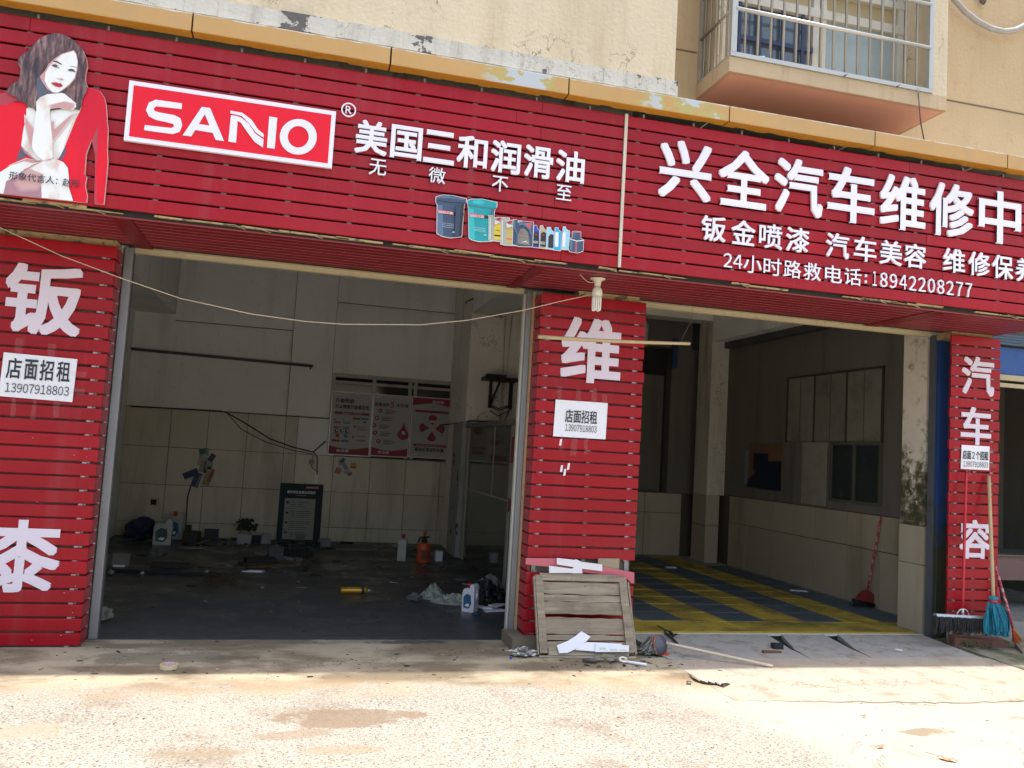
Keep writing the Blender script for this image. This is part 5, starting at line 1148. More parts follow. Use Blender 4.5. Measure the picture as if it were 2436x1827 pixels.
b.tube(onb([(850, 975), (1060, 985), (1210, 992), (1430, 1005), (1470, 1015), (1600, 1090), (1750, 1185), (1900, 1240), (2030, 1270), (2110, 1200)]), .011, 6)
b.tube(onb([(1470, 1015), (1560, 1120), (1720, 1205), (1880, 1255), (2025, 1285)]), .006, 5)
b.tube(onb([(2030, 1270), (2055, 1300), (2055, 1420)]), .008, 6); b.tube(onb([(2030, 1285), (2020, 1370), (2055, 1400)]), .006, 5)
tag(b.obj('wall_cable', BLACK), 'black cables sagging along the top of the wall tiles', 'cable')
b = B(); v = onb([(2050, 1445)])[0]; b.box(v.x - .035, v.x + .035, 13.55, 13.598, v.z - .075, v.z + .07); tag(b.obj('socket_strip', PLASTIC_W, bevel=.008), 'small white socket hanging from the wall cable', 'socket')
b = B(); v = onb([(2018, 1335)])[0]; b.lathe([(.045, 0), (.045, -.02)], (0, 0, 0), 14); o = b.obj('cable_box', mat('grey_box', (.2, .22, .22), .5)); o.location = (v.x, 13.575, v.z); o.rotation_euler = (rad(90), 0, 0); tag(o, 'round grey junction cap under the wall cable', 'junction box')
b = B(); b.box(-2.06, -1.93, 13.575, 13.598, .45, .58); b.obj('wall_socket', mat('cream_socket', (.5, .45, .33), .6)); tag(bpy.data.objects['wall_socket'], 'open square socket box low on the back wall', 'socket')
b = B(); b.box(-2.035, -1.955, 13.572, 13.5745, .475, .555); o = b.obj('socket_hole', DARK, bpy.data.objects['wall_socket']) if False else None
b2 = B(); b2.box(-2.035, -1.955, 13.570, 13.574, .475, .555); o = b2.obj('hole', DARK); o.parent = bpy.data.objects['wall_socket']
b = B(); b.tube(onb([(1240, 1480), (1215, 1560), (1200, 1800)], 13.59), .010, 5); tag(b.obj('drain_cord', BLACK), 'black cord hanging down the back wall from the card cluster', 'cord')
# posters on the back wall
GREYP = mat('poster_grey', (.38, .38, .38), .5, 0, .12, 1.3, bump=.02); PALEP = mat('poster_pale', (.60, .60, .60), .35, 0, .05, 2, bump=.02)
FRW = mat('poster_frame', (.62, .62, .64), .35, .3, .05)
YP = 13.555
def poster(label, x0, x1, z0, z1, kind):
    root = thing('wall_poster', label, 'poster', ((x0 + x1) / 2, YP, z0), group='framed posters on the back wall')
    W_, H_ = x1 - x0, z1 - z0
    b = B(); b.box(x0, x1, YP, YP + .012, z0, z1); b.obj('sheet', GREYP, root)
    b = B(); f = .012
    b.box(x0, x1, YP - .008, YP - .0005, z0, z0 + f); b.box(x0, x1, YP - .008, YP - .0005, z1 - f, z1); b.box(x0, x0 + f, YP - .008, YP - .0005, z0 + f, z1 - f); b.box(x1 - f, x1, YP - .008, YP - .0005, z0 + f, z1 - f); b.obj('frame', FRW, root)
    def U(u, v): return (x0 + u * W_, z0 + v * H_) if kind != 3 else (x1 - u * W_, z1 - v * H_)
    def rect(b, u0, u1, v0, v1, k=0): (a_, c_), (d_, e_) = U(u0, v0), U(u1, v1); b.box(min(a_, d_), max(a_, d_), YP - .0012 - k * .0004, YP - .0002, min(c_, e_), max(c_, e_))
    def tx(s, u0, u1, v0, v1, mt, bd=.02):
        (a_, c_), (d_, e_) = U(u0, v0), U(u1, v1); text(s, min(a_, d_), max(a_, d_), min(c_, e_), max(c_, e_), YP - .004, mt, root, 0, bd, 'lettering', flip=(kind == 3))
    red = B(); n = 16      # curved band at the foot
    pts = [U(.02, .015), U(.98, .015)] + [U(.98 - .96 * k / n, .10 + .05 * (2 * abs(k / n - .5)) ** 1.6) for k in range(n + 1)]
    red.poly(pts, YP - .0015, YP - .0003)
    blkb, wh, bl = B(), B(), B(); hasb = False
    def dot(b, u, v, r, k=1, n=14): c_ = U(u, v); b.poly([(c_[0] + r * math.cos(6.2832 * i / n), c_[1] + r * math.sin(6.2832 * i / n)) for i in range(n)], YP - .0018 - k * .0003, YP - .0004)
    if kind == 1:
        rect(red, .10, .93, .645, .685); rect(red, .54, .72, .575, .605); dot(red, .60, .46, .017); dot(red, .58, .30, .017); rect(red, .80, .87, .525, .555)
        rect(bl, .74, .92, .575, .605); rect(bl, .30, .48, .21, .245); rect(red, .08, .27, .21, .245)
        for u in (.14, .34): dot(red if u < .2 else bl, u - .02, .555, .014)
        for (u, v) in ((.17, .385), (.30, .385), (.42, .385)): dot(blkb, u, v, .030); dot(wh, u + .01, v + .005, .016, 2)
        for v in (.52, .50, .44, .42, .34): rect(red, .10, .26, v, v + .012); rect(bl, .32, .48, v, v + .012)
        rect(red, .16, .24, .28, .33); rect(bl, .36, .44, .28, .33)
        for v in (.46, .43, .41, .31, .25, .235): rect(blkb, .66, .88 - .05 * (v > .42), v, v + .007)
        tx('升级轮胎', .10, .55, .825, .895, INK, .03); tx('可以提高行驶稳定性', .10, .92, .735, .80, INK, .03); tx('选择轮胎的三个重点参考项', .28, .76, .655, .675, PALEP, .0)
    else:
        if kind == 2:
            for v, u in ((.735, .20), (.615, .12), (.495, .06), (.375, .10), (.245, .20)):
                dot(red, u, v, .035); rect(blkb, u + .13, u + .42, v - .005, v + .004); rect(blkb, u + .13, u + .38, v - .03, v - .021); rect(blkb, u + .13, u + .30, v - .045, v - .038); tx('清洗作用', u + .12, u + .32, v + .012, v + .03, INKRED, .01)
                dot(wh, u, v, .012, 3)
            pts = [U(.86 + .16 * math.sin(t) * (1 if t < 3.14 else 1), .40 - .10 * math.cos(t)) for t in [k * 6.2832 / 20 for k in range(20)]]
            c_ = U(.84, .38); rr = .095
            red.poly([(c_[0] - rr * math.cos(a_), c_[1] - rr * math.sin(a_)) for a_ in [k * math.pi / 12 for k in range(13)]] + [(c_[0] + .035, c_[1] + .09), (c_[0], c_[1] + .19), (c_[0] - .035, c_[1] + .09)], YP - .0022, YP - .0004)
            dot(wh, .84, .40, .03, 5); rect(bl, .74, .80, .37, .40, 4); rect(bl, .88, .94, .37, .40, 4)
            tx('润滑油的', .03, .43, .805, .865, INK, .03); tx('5', .46, .55, .79, .89, INKRED, .03); tx('大作用', .60, .93, .805, .865, INK, .03)
        else:
            rect(red, .08, .90, .79, .83) if False else None
            rect(red, .07, .90, .215, .255); rect(red, .07, .90, .77, .81)
            def petal(du, dv, rot):
                c_ = U(.46 + du, .505 + dv); s_ = .085; pts = []
                for k in range(9):
                    a_ = rot + rad(-65 + 130 * k / 8); pts.append((c_[0] + s_ * math.cos(a_) * 1.0, c_[1] + s_ * math.sin(a_)))
                pts.append((c_[0] - s_ * .95 * math.cos(rot), c_[1] - s_ * .95 * math.sin(rot))); red.poly(pts, YP - .0016, YP - .0003)
            petal(.0, .13, rad(-90) if True else 0); petal(.0, -.13, rad(90)); petal(.19, 0, rad(180)); petal(-.19, 0, 0)
            rect(wh, .40, .52, .38, .41, 3); rect(bl, .20, .28, .50, .53, 3); rect(blkb, .62, .70, .50, .53, 3)
            tx('蓄电池的安全检查', .12, .88, .835, .895, INK, .03) if False else tx('蓄电池的安全检查', .14, .86, .115 + .055, .115 + .0, INK, .03) if False else None
            (tx)('蓄电池的安全检查', .14, .86, .83, .895, INK, .03)
            tx('行车安全从定期检查开始', .16, .84, .783, .80, PALEP, .0)
    red.obj('print_red', INKRED, root, kind='stuff'); blkb.obj('print_black', INK, root, kind='stuff'); 
    wh.box(x0 + .04, x0 + .04 + .1, YP - .001, YP - .0002, *( (z1 - .055, z1 - .045) if kind != 3 else (z0 + .045, z0 + .055)))
    wh.obj('print_white', PALEP, root, kind='stuff')
    if kind != 2 or True: bl.box(x0 + .02, x0 + .021, YP - .001, YP - .0002, z0 + .02, z0 + .021); bl.obj('print_blue', mat('ink_blue', (.03, .14, .26), .55, bump=0), root, kind='stuff')
    tx('金吉星', .20, .50, .05, .095, PALEP, .02); rect(B(), 0, 1, 0, 1)
    return root
poster('grey poster about upgrading tyres, left of the three under the window', .492, 1.143, 1.362, 2.368, 1)
poster('grey poster with red oil drop and the number five, middle of three', 1.150, 1.757, 1.376, 2.372, 2)
poster('poster hung upside down with a red four-petal figure, right of three', 1.768, 2.425, 1.388, 2.376, 3)
# service table board on the floor against the wall
sbx0, sbx1, sbz1 = -.185, .468, .888
sb_ = thing('service_board', 'dark navy service price board with pale table leaning on the tiled back wall', 'board', (.14, 13.5, 0))
NAVYB = mat('board_navy', (.012, .022, .035), .7, 0, .2, 3)
b = B(); b.box(sbx0, sbx1, 13.53, 13.545, .006, sbz1); b.obj('panel', NAVYB, sb_)
b = B(); b.box(sbx0 + .085, sbx1 - .105, 13.5275, 13.5295, .03, .66); b.obj('table', mat('board_pale', (.32, .32, .30), .7, 0, .05), sb_)
b = B()
for z in (.18, .34, .50): b.box(sbx0 + .085, sbx1 - .105, 13.5262, 13.5272, z, z + .003)
b.box(sbx0 + .175, sbx0 + .178, 13.5262, 13.5272, .03, .66)
for z in [.60, .56, .53, .46, .43, .40, .37, .30, .27, .24, .21, .13, .10, .07]: b.box(sbx0 + .19, sbx0 + .25, 13.5262, 13.5272, z, z + .008); b.box(sbx0 + .27, sbx0 + .27 + R.uniform(.1, .26), 13.5262, 13.5272, z, z + .007)
for z in (.58, .42, .27, .12): b.box(sbx0 + .11, sbx0 + .15, 13.5262, 13.5272, z, z + .03)
b.obj('table_print', INK, sb_)
b = B(); b.box(sbx0 + .385, sbx0 + .585, 13.5262, 13.5295, .815, .855); b.obj('logo_patch', INKRED, sb_)
text('SANO三和', sbx0 + .395, sbx0 + .575, .823, .848, 13.524, PALEP, sb_, 0, .02); text('服务项目及建议里程表', sbx0 + .11, sbx0 + .54, .735, .780, 13.524, PALEP, sb_, 0, .03); text('（以实际检测为准）', sbx0 + .24, sbx0 + .40, .700, .716, 13.524, PALEP, sb_, 0, 0)
b = B(); b.box(sbx0 + .285, sbx0 + .43, 13.518, 13.5255, .02, .115); b.obj('taped_card', mat('grey_card', (.17, .17, .15), .8), sb_)
# clusters of stuck business cards
def cards(label, cr, rects, Y=13.594):
    root = thing('card_cluster', label, 'stickers', tuple(at(*cr(*rects[0][0]), Y=Y)))
    for k, (c_, w_, h_, a_, col) in enumerate(rects):
        v = at(*cr(*c_), Y=Y); ca, sa = math.cos(a_), math.sin(a_); b = B()
        pts = [(v.x + x * ca - z * sa, v.z + x * sa + z * ca) for x, z in ((-w_ / 2, -h_ / 2), (w_ / 2, -h_ / 2), (w_ / 2, h_ / 2), (-w_ / 2, h_ / 2))]
        b.poly(pts, Y - .002 - .0012 * k, Y - .001 - .0012 * k); b.obj('card', mat('card_ink', col, .5, 0, .25, 12), root)
cS = crop(400, 1040, 160 * 2212 / 1896)
cards('cluster of mostly blue and green cards stuck on the back wall left of the board', cS, [((1000, 400), .13, .09, .2, (.04, .16, .08)), ((1100, 420), .05, .12, .1, (.22, .26, .28)), ((930, 640), .08, .16, -.1, (.32, .26, .22)), ((1050, 620), .10, .08, .1, (.30, .30, .28)),
    ((1230, 580), .08, .12, -.5, (.03, .03, .06)), ((990, 820), .10, .18, -.1, (.25, .26, .18)), ((1060, 850), .05, .17, -.1, (.05, .07, .05)), ((1160, 800), .10, .12, -.1, (.28, .28, .27)), ((1160, 870), .06, .05, -.1, (.03, .03, .06)), ((640, 1030), .22, .10, .45, (.018, .03, .11)), ((800, 1200), .11, .22, -.25, (.02, .035, .10)), ((850, 1250), .02, .2, -.25, (.2, .22, .26)), ((1120, 1160), .11, .22, -.3, (.34, .24, .12)), ((1210, 1080), .05, .2, -.3, (.30, .07, .05))])
cards('cluster of red and white cards stuck below the posters', cA, [((150, 1010), .10, .09, .3, (.3, .3, .3)), ((120, 1090), .09, .06, -.2, (.35, .33, .33)), ((190, 1060), .06, .12, .6, (.22, .26, .30)), ((280, 1045), .09, .08, 0, (.50, .26, .05)), ((280, 1070), .09, .02, 0, (.06, .05, .04)), ((110, 1110), .09, .08, -.4, (.45, .13, .07)), ((210, 1110), .10, .05, .7, (.34, .36, .38)), ((240, 1140), .07, .05, .5, (.30, .05, .06)), ((160, 990), .08, .05, .9, (.10, .08, .08))])
# red wavy hose beside the posters
b = B(); pts = []
for k in range(60): pts.append(at(*cA(1365 + 22 * math.sin(k * .62), 650 + k * 12), Y=13.50))
b.tube(pts, .009, 5); tag(b.obj('coiled_hose', mat('red_hose', (.35, .05, .06), .5)), 'thin red coiled air hose hanging right of the posters', 'hose')

# ================================================================ LITTER IN THE LEFT BAY
def jug(label, loc, rz, body, cap, lab, tilt=(0, 0), s=1.0, h=.29, wk=1.0):
    root = thing('plastic_jug', label, 'jug', loc, (tilt[0], tilt[1], rz))
    w_, d_ = .066 * s * wk, .050 * s; H_ = h * s; b = B()
    pr = [(0, -w_ * .92), (.004, -w_), (H_ * .62, -w_), (H_ * .74, -w_ * .9), (H_ * .80, -w_ * .5), (H_ * .80, w_ * .2), (H_ * .93, w_ * .3), (H_ * .96, w_ * .7), (H_ * .86, w_), (.004, w_), (0, w_ * .92)]
    b.poly([(y, z) for z, y in pr], -d_, d_, 'Y'); b.obj('body', body, root, local=True, bevel=.012 * s)
    b = B(); b.lathe([(.020 * s, 0), (.020 * s, H_ * .11)], (-w_ * .15, 0, H_ * .80), 14); b.lathe([(.024 * s, 0), (.024 * s, H_ * .09)], (-w_ * .15, 0, H_ * .86), 14); b.obj('cap', cap, root, local=True)
    b = B(); b.tube([(w_ * .35, 0, H_ * .9), (w_ * .9, 0, H_ * .88), (w_ * 1.02, 0, H_ * .6), (w_ * .9, 0, H_ * .4)], .014 * s, 8); b.obj('handle', body, root, local=True)
    if lab:
        b = B(); b.poly([(-w_ * .7, H_ * .15), (w_ * .2, H_ * .12), (w_ * .6, H_ * .3), (w_ * .45, H_ * .58), (-w_ * .2, H_ * .62), (-w_ * .75, H_ * .5)], -d_ - .002, -d_ - .0005, 'Y'); b.obj('label_print', lab, root, local=True)
        b = B(); b.poly([(-w_ * .5, H_ * .22), (w_ * .1, H_ * .18), (w_ * .3, H_ * .27), (-w_ * .1, H_ * .30)], -d_ - .0028, -d_ - .0022, 'Y'); b.obj('label_wave', wht, root, local=True)
    return root
JW = mat('jug_white', (.72, .68, .76), .35, 0, .04, 5, (.5, .46, .42), 6, .65, .9)
JG = mat('jug_grimy', (.42, .42, .40), .45, 0, .1, 5, (.22, .2, .17), 6, .5, .8)
LBL = mat('label_blue', (.02, .10, .22), .4, 0, .25, 20); CAPR = mat('cap_red', (.50, .02, .02), .4)
jug('white jug with blue label and red cap standing near the right door guide', (1.765, 8.165, .005), rad(-40), JW, CAPR, LBL, s=1.0, h=.285)
jug('grimy white jug seen edge on, left of the orange sprayer', (1.515, 11.60, .005), rad(78), JG, CAPR, None, (0, rad(4)), s=1.15, h=.33)
jug('white jug with large handle and green label by the back wall', (-1.70, 12.62, .005), rad(5), JG, JG, mat('label_green', (.03, .07, .07), .5, 0, .3, 20), s=1.25, h=.31, wk=1.45)
jug('white jug with red cap and blue label behind the other jug', (-1.62, 13.30, .005), rad(-12), JG, CAPR, LBL, s=1.25, h=.34, wk=1.4)
ORG = mat('orange_plastic', (.62, .10, .025), .4, 0, .06, 4, (.3, .08, .04), 6, .6, .85)
SK = Vector((1.80, 11.52, .005))
sp_ = thing('pressure_sprayer', 'orange pressure sprayer bottle with black pump standing on the dark floor', 'sprayer', (1.80, 11.52, .004))
def L_(pr, dz, n=20, sy=1): return B().lathe([(r * .70, z * .66) for r, z in pr], (1.80, 11.52, .005 + dz * .66), n, 1, sy)
L_([(.125, 0), (.135, .02), (.130, .10), (.128, .22), (.135, .30), (.120, .36), (.07, .395), (.055, .41)], 0, 24, .8).obj('tank', ORG, sp_)
b = B(); b.box(1.752, 1.848, 11.435, 11.452, .05, .18); b.obj('gauge_window', mat('dark_print', (.22, .05, .03), .5, 0, .3, 30), sp_)
b = L_([(.06, 0), (.06, .04), (.04, .07), (.03, .12)], .41, 16); b.tube([(1.80, 11.52, .335), (1.735, 11.5, .345), (1.715, 11.5, .27)], .014, 8); b.tube([(1.80, 11.52, .345), (1.865, 11.5, .35)], .012, 8); b.obj('pump_head', BLACK, sp_)
L_([(.018, 0), (.018, .04), (.032, .05), (.034, .10), (.02, .11)], .53, 14).obj('plunger', ORG, sp_)
gc = thing('spray_can', 'golden spray can lying on its side on the dark floor', 'can', (.71, 9.06, .038), (0, rad(90), rad(4)))
GOLD = mat('gold_tin', (.55, .30, .03), .3, .5, .1, 10)
b = B(); b.lathe([(.030, -.145), (.036, -.140), (.036, .110), (.030, .135), (.012, .140)], n=20); b.obj('body', GOLD, gc, local=True)
b = B(); b.lathe([(.012, .141), (.012, .165)], n=12); b.obj('nozzle', PLASTIC_W, gc, local=True)
b = B(); b.lathe([(.0368, .07), (.0368, .10)], n=20); b.obj('band', INK, gc, local=True)
cD = crop(780, 1200, 480); cC = crop(220, 1200, 560)
FILM = mat('clear_film', (.36, .37, .31), .25, 0, .25, 6, (.2, .2, .17), 7, .45, .7, 25, .6, .02, alpha=.88)
bgp = thing('plastic_bag', 'crumpled translucent sheet bag lying beside the white jug', 'plastic bag', (1.6, 8.7, 0))
from mathutils import noise as NZ
def crumpled(name, mt, parent, c, w_, d_, h_, seed, lobe=None, nx=34, ny=24, rot=0):
    """creased sheet: a closed low mound of folds with a ragged rim"""
    b = B(); V = []; ca, sa = math.cos(rot), math.sin(rot)
    for j in range(ny + 1):
        row_ = []
        for i in range(nx + 1):
            u, v = i / nx * 2 - 1, j / ny * 2 - 1
            r_ = min(1, math.hypot(u, v)); env = max(0, 1 - r_ ** 2.4)
            e = 1 + .16 * NZ.noise(Vector((math.atan2(v, u) * 1.6, seed, 0)))
            ridge = 1 - abs(NZ.noise(Vector((u * 2.1 + seed, v * 2.6, seed)))) * 2.4
            fine = abs(NZ.noise(Vector((u * 6 + seed, v * 6.5, 4)))) * .5
            z = h_ * env * (.35 + .55 * max(0, ridge) + fine)
            if lobe: z += lobe[2] * math.exp(-(((u - lobe[0]) ** 2 + (v - lobe[1]) ** 2) / .22)) * (1 + .5 * NZ.noise(Vector((u * 5, v * 5, seed))))
            x, y = u * w_ * e * (.75 + .25 * (1 - abs(v) ** 3)), v * d_ * e * (.75 + .25 * (1 - abs(u) ** 3))
            row_.append(b.bm.verts.new((c[0] + x * ca - y * sa, c[1] + x * sa + y * ca, c[2] + z)))
        V.append(row_)
    for j in range(ny):
        for i in range(nx): b._f([V[j][i], V[j][i + 1], V[j + 1][i + 1], V[j + 1][i]])
    return b.obj(name, mt, parent)
crumpled('bunched_end', FILM, bgp, (1.53, 8.88, .008), .17, .16, .06, 3, (-.1, .1, .085))
crumpled('flat_end', FILM, bgp, (1.68, 8.60, .007), .24, .14, .075, 9, (.2, .1, .03), rot=-.3)
TRASH = mat('black_film', (.012, .013, .014), .3, 0, .3, 10, bump=.5, bs=20, bd=.02)
tag(crumpled('rubbish_bag', TRASH, None, (2.04, 8.70, .007), .30, .28, .16, 14, (.1, .2, .08)), 'black rubbish bag slumped in the corner behind the white jug', 'rubbish bag')
tag(crumpled('crumpled_rag', mat('grey_rag', (.22, .21, .19), .9, 0, .3, 9), None, (2.14, 9.02, .12), .17, .14, .08, 21, (.2, 0, .05)), 'grey crumpled rag on top of the black rubbish bag', 'rag')
for k, (x, y, a_, s) in enumerate(((2.02, 8.22, .2, .12), (1.93, 8.30, -.4, .10), (2.08, 8.35, .7, .10))):
    b = B(); b.hexa([(-s, -s * .6, .0), (s, -s * .5, 0), (s * .9, s * .6, .0), (-s * .8, s * .5, 0), (-s, -s * .6, .004), (s, -s * .5, .018), (s * .9, s * .6, .004), (-s * .8, s * .5, .012)]); o = b.obj('paper_scrap', PAPER); o.location = (x, y, .006 + .012 * k); o.rotation_euler = (0, 0, a_)
    tag(o, ['creased white paper sheet nearest the right door guide', 'white paper sheet half under the creased one', 'white paper sheet leaning on the rubbish bag'][k], 'paper')
b = B(); b.blob((1.31, 8.72, .03), (.07, .05, .035), 12, .6, 3); tag(b.obj('crumpled_wrapper', mat('wrapper', (.14, .14, .13), .4, 0, .5, 12)), 'small dark crumpled wrapper left of the clear bag', 'wrapper')
b = B(); b.box(1.99, 2.09, 11.66, 11.76, .005, .14, .003); tag(b.obj('white_cube_box', PLASTIC_W), 'small white box right of the orange sprayer', 'box')
def floorbox(x, y, w_, d_, h_, a_, col, label, name='cardboard_box', cat='box'):
    b = B(); b.box(-w_ / 2, w_ / 2, -d_ / 2, d_ / 2, 0, h_, .003); o = b.obj(name, mat('box_' + name, col, .8, 0, .2, 8)); o.location = (x, y, .006); o.rotation_euler = (0, 0, a_); return tag(o, label, cat)
floorbox(-1.62, 13.4, .42, .14, .20, .1, (.035, .035, .035), 'dark box against the back wall behind the jugs'); floorbox(-1.35, 13.0, .20, .18, .16, -.2, (.05, .045, .04), 'small dark box right of the two jugs')
floorbox(-1.12, 13.4, .20, .03, .16, .0, (.045, .05, .055), 'slate board leaning on the back wall right of the jugs', 'slate_board', 'board')
floorbox(-.33, 13.12, .13, .12, .14, .2, (.28, .29, .30), 'pale small box in the row by the back wall'); floorbox(-.52, 13.2, .30, .12, .10, .1, (.03, .03, .035), 'flat dark box in the row by the back wall')
floorbox(-1.86, 10.68, .18, .16, .14, .1, (.17, .15, .13), 'brown carton with bright flap left in the bay'); floorbox(-1.86, 10.56, .13, .03, .018, .1, (.75, .75, .78), 'bright white flap in front of the brown carton', 'white_flap', 'paper')
floorbox(-1.32, 10.62, .40, .14, .05, -.02, (.035, .03, .028), 'long dark crate on the floor of the left bay', 'dark_crate', 'crate')
floorbox(.95, 12.75, .62, .45, .035, .15, (.15, .14, .13), 'flattened grey carton with ragged edge near the posters wall', 'flattened_carton', 'cardboard'); floorbox(.52, 12.9, .15, .12, .12, .5, (.22, .24, .26), 'tipped pale blue carton by the service board')
floorbox(.40, 12.95, .26, .2, .07, .9, (.02, .03, .04), 'dark folder by the service board', 'dark_folder', 'folder'); floorbox(-.22, 10.95, .62, .42, .025, .35, (.10, .07, .04), 'brown board with scrap on it in the middle of the floor', 'brown_board', 'board')
floorbox(-.32, 11.0, .36, .2, .08, .2, (.02, .02, .02), 'black casing lying on the brown board', 'black_casing', 'casing'); floorbox(-.15, 11.5, .18, .16, .16, .1, (.10, .10, .11), 'grey metal stand behind the brown board', 'metal_stand', 'stand')
floorbox(.05, 11.9, .5, .3, .07, .3, (.02, .02, .022), 'heap of black strapping behind the brown board', 'black_strapping', 'strapping')
floorbox(-1.28, 12.35, .30, .12, .012, -.05, (.30, .29, .27), 'pale flat scrap in front of the jugs', 'flat_scrap', 'scrap'); floorbox(-.98, 12.15, .30, .07, .006, -.75, (.30, .30, .30), 'grey strip lying askew on the floor', 'grey_strip', 'strip')
b = B(); b.box(-.73, -.53, 13.0, 13.18, .006, .14); pp = thing('potted_plant', 'dead dark plant in a pale square pot by the back wall', 'plant', (-.63, 13.1, .006)); b.obj('pot', mat('pale_pot', (.32, .33, .34), .6), pp)
b = B()
for k in range(70):
    a_ = R.uniform(0, 6.28); r_ = R.uniform(.02, .14); x = -.63 + r_ * math.cos(a_); y = 13.1 + r_ * .6 * math.sin(a_); z = .16 + R.uniform(.02, .17)
    b.quad((x, y, z), (x + .05, y + .01, z + R.uniform(-.02, .02)), (x + .05, y, z + .03), (x + .01, y, z + .04))
b.obj('leaf', mat('dead_leaf', (.02, .025, .018), .7), pp, recalc=False, kind='stuff')
b = B(); b.blob((-2.06, 13.0, .15), (.20, .15, .17), 7, .35, 3); tag(b.obj('navy_bag', mat('navy_cloth', (.012, .018, .05), .7, 0, .3, 8)), 'navy cloth bundle at the left end of the back wall', 'bag')
b = B()
for k in range(90):
    x, y = -.85 + R.gauss(.14, .10), 9.35 + R.gauss(.35, .22); a_ = R.gauss(.95, .25); L = R.uniform(.15, .4)
    b.tube([(x - L * .5 * math.cos(a_), y - L * .9 * math.sin(a_), .008), (x, y, .02 + R.uniform(0, .06)), (x + L * .4 * math.cos(a_), y + L * .8 * math.sin(a_), .012)], .0022, 3, False)
tag(b.obj('straw_bundle', mat('dry_straw', (.12, .085, .045), .9, 0, .4, 30)), 'dry straw strands of a worn broom head scattered on the floor', 'straw')
b = B(); DKM = mat('dark_stick_paint', (.02, .02, .02), .9); b.tube([(-1.9, 10.15, .02), (-1.5, 10.12, .02), (-1.1, 10.05, .02), (-.7, 10.0, .02)], .025, 6); tag(b.obj('dark_stick', DKM), 'long dark stick lying across the left bay floor', 'stick')
for k, (x, y, s, c_, l) in enumerate(((-1.83, 9.98, .03, (.2, .2, .2), 'round grey lump left on the floor'), (-1.52, 10.02, .018, (.7, .68, .6), 'tiny pale cup on the dark floor'), (-.86, 10.1, .025, (.28, .3, .32), 'grey crumpled ball on the dark floor'))):
    b = B(); b.blob((x, y, s + .004), (s, s, s), k + 20, .4, 2); tag(b.obj('crumpled_ball', mat('ball_scrap', c_, .7)), l, 'scrap')
b = B(); b.hexa([(-.50, 10.38, .005), (-.28, 10.34, .005), (-.24, 10.44, .005), (-.40, 10.48, .005), (-.50, 10.38, .012), (-.28, 10.34, .03), (-.24, 10.44, .012), (-.40, 10.48, .014)]); tag(b.obj('white_rag', PAPER), 'creased white scrap lying mid-floor in the left bay', 'rag')
b = B(); b.blob((-1.43, 7.66, .05), (.07, .06, .055), 31, .45, 3); tag(b.obj('rubble_lump', BEAMC), 'pale lump of rubble behind the left door guide', 'rubble lump')
b = B(); b.lathe([(.035, 0), (.05, .012), (.03, .016)], (1.80, 8.02, .005), 16); tag(b.obj('blue_bottle_top', mat('blue_cap', (.02, .08, .16), .5)), 'dark blue cap on the floor at the foot of the white jug', 'cap')
b = B(); b.lathe([(.03, 0), (.09, .012), (.085, .016)], (2.05, 10.05, .005), 18); tag(b.obj('tin_lid', STEEL), 'shallow metal lid on the floor beside the partition', 'lid')
# small stuff scattered on both floors
def litter(name, x0, x1, y0, y1, n, cols, smin, smax, seed, z=.005):
    rr = random.Random(seed); b = B(); mats = [mat(name + '_scrap', c_, .8, 0, .3, 30, bump=.1) for c_ in cols]
    for k in range(n):
        b.mi = rr.randrange(len(mats)); x, y = rr.uniform(x0, x1), rr.uniform(y0, y1); s = rr.uniform(smin, smax) * rr.choice((1, 1, .6, 1.8)); a_ = rr.uniform(0, 3.14); t = s * rr.uniform(.15, .5); ca, sa = math.cos(a_), math.sin(a_)
        P_ = lambda u, v, h: (x + u * ca - v * sa, y + u * sa + v * ca, z + h)
        b.hexa([P_(-s, -t, 0), P_(s, -t * .7, 0), P_(s * .8, t, 0), P_(-s * .7, t * .8, 0), P_(-s, -t, t * .5), P_(s, -t * .7, t * .7), P_(s * .8, t, t * .4), P_(-s * .7, t * .8, t * .6)])
    o = b.obj(name, mats); o['kind'] = 'stuff'; o['label'] = 'small ' + name.replace('_', ' ') + ' on the ground'
litter('floor_litter', -1.9, 2.2, 9.3, 13.4, 190, [(.02, .02, .02), (.10, .09, .08), (.25, .24, .22), (.06, .04, .03)], .008, .045, 1)
litter('wall_foot_litter', -2.2, .9, 12.6, 13.5, 110, [(.02, .02, .02), (.14, .13, .12), (.40, .39, .37), (.03, .05, .08)], .02, .07, 11)
litter('heap_litter', -.7, .3, 10.7, 11.7, 50, [(.02, .02, .02), (.12, .08, .05), (.22, .22, .22)], .02, .08, 12)
litter('threshold_litter', -1.2, 1.8, 7.1, 9.0, 40, [(.03, .03, .03), (.30, .28, .26), (.012, .012, .012)], .005, .02, 2)
litter('pavement_litter', -2.1, 6.0, 5.85, 6.95, 420, [(.04, .03, .02), (.12, .08, .05), (.02, .018, .015), (.30, .26, .22)], .003, .013, 3, .001)
litter('street_litter', -3, 7, 3.6, 5.9, 420, [(.10, .06, .04), (.20, .13, .08), (.05, .04, .03), (.25, .05, .03)], .002, .008, 4, .001)
litter('pale_scraps', -2.1, 6.0, 5.9, 6.95, 36, [(.6, .58, .55), (.5, .42, .36), (.45, .07, .05)], .004, .012, 5, .002)
litter('panel_foot_litter', 1.9, 3.2, 6.1, 6.5, 110, [(.04, .03, .025), (.10, .07, .05), (.35, .3, .25)], .004, .018, 6, .002)

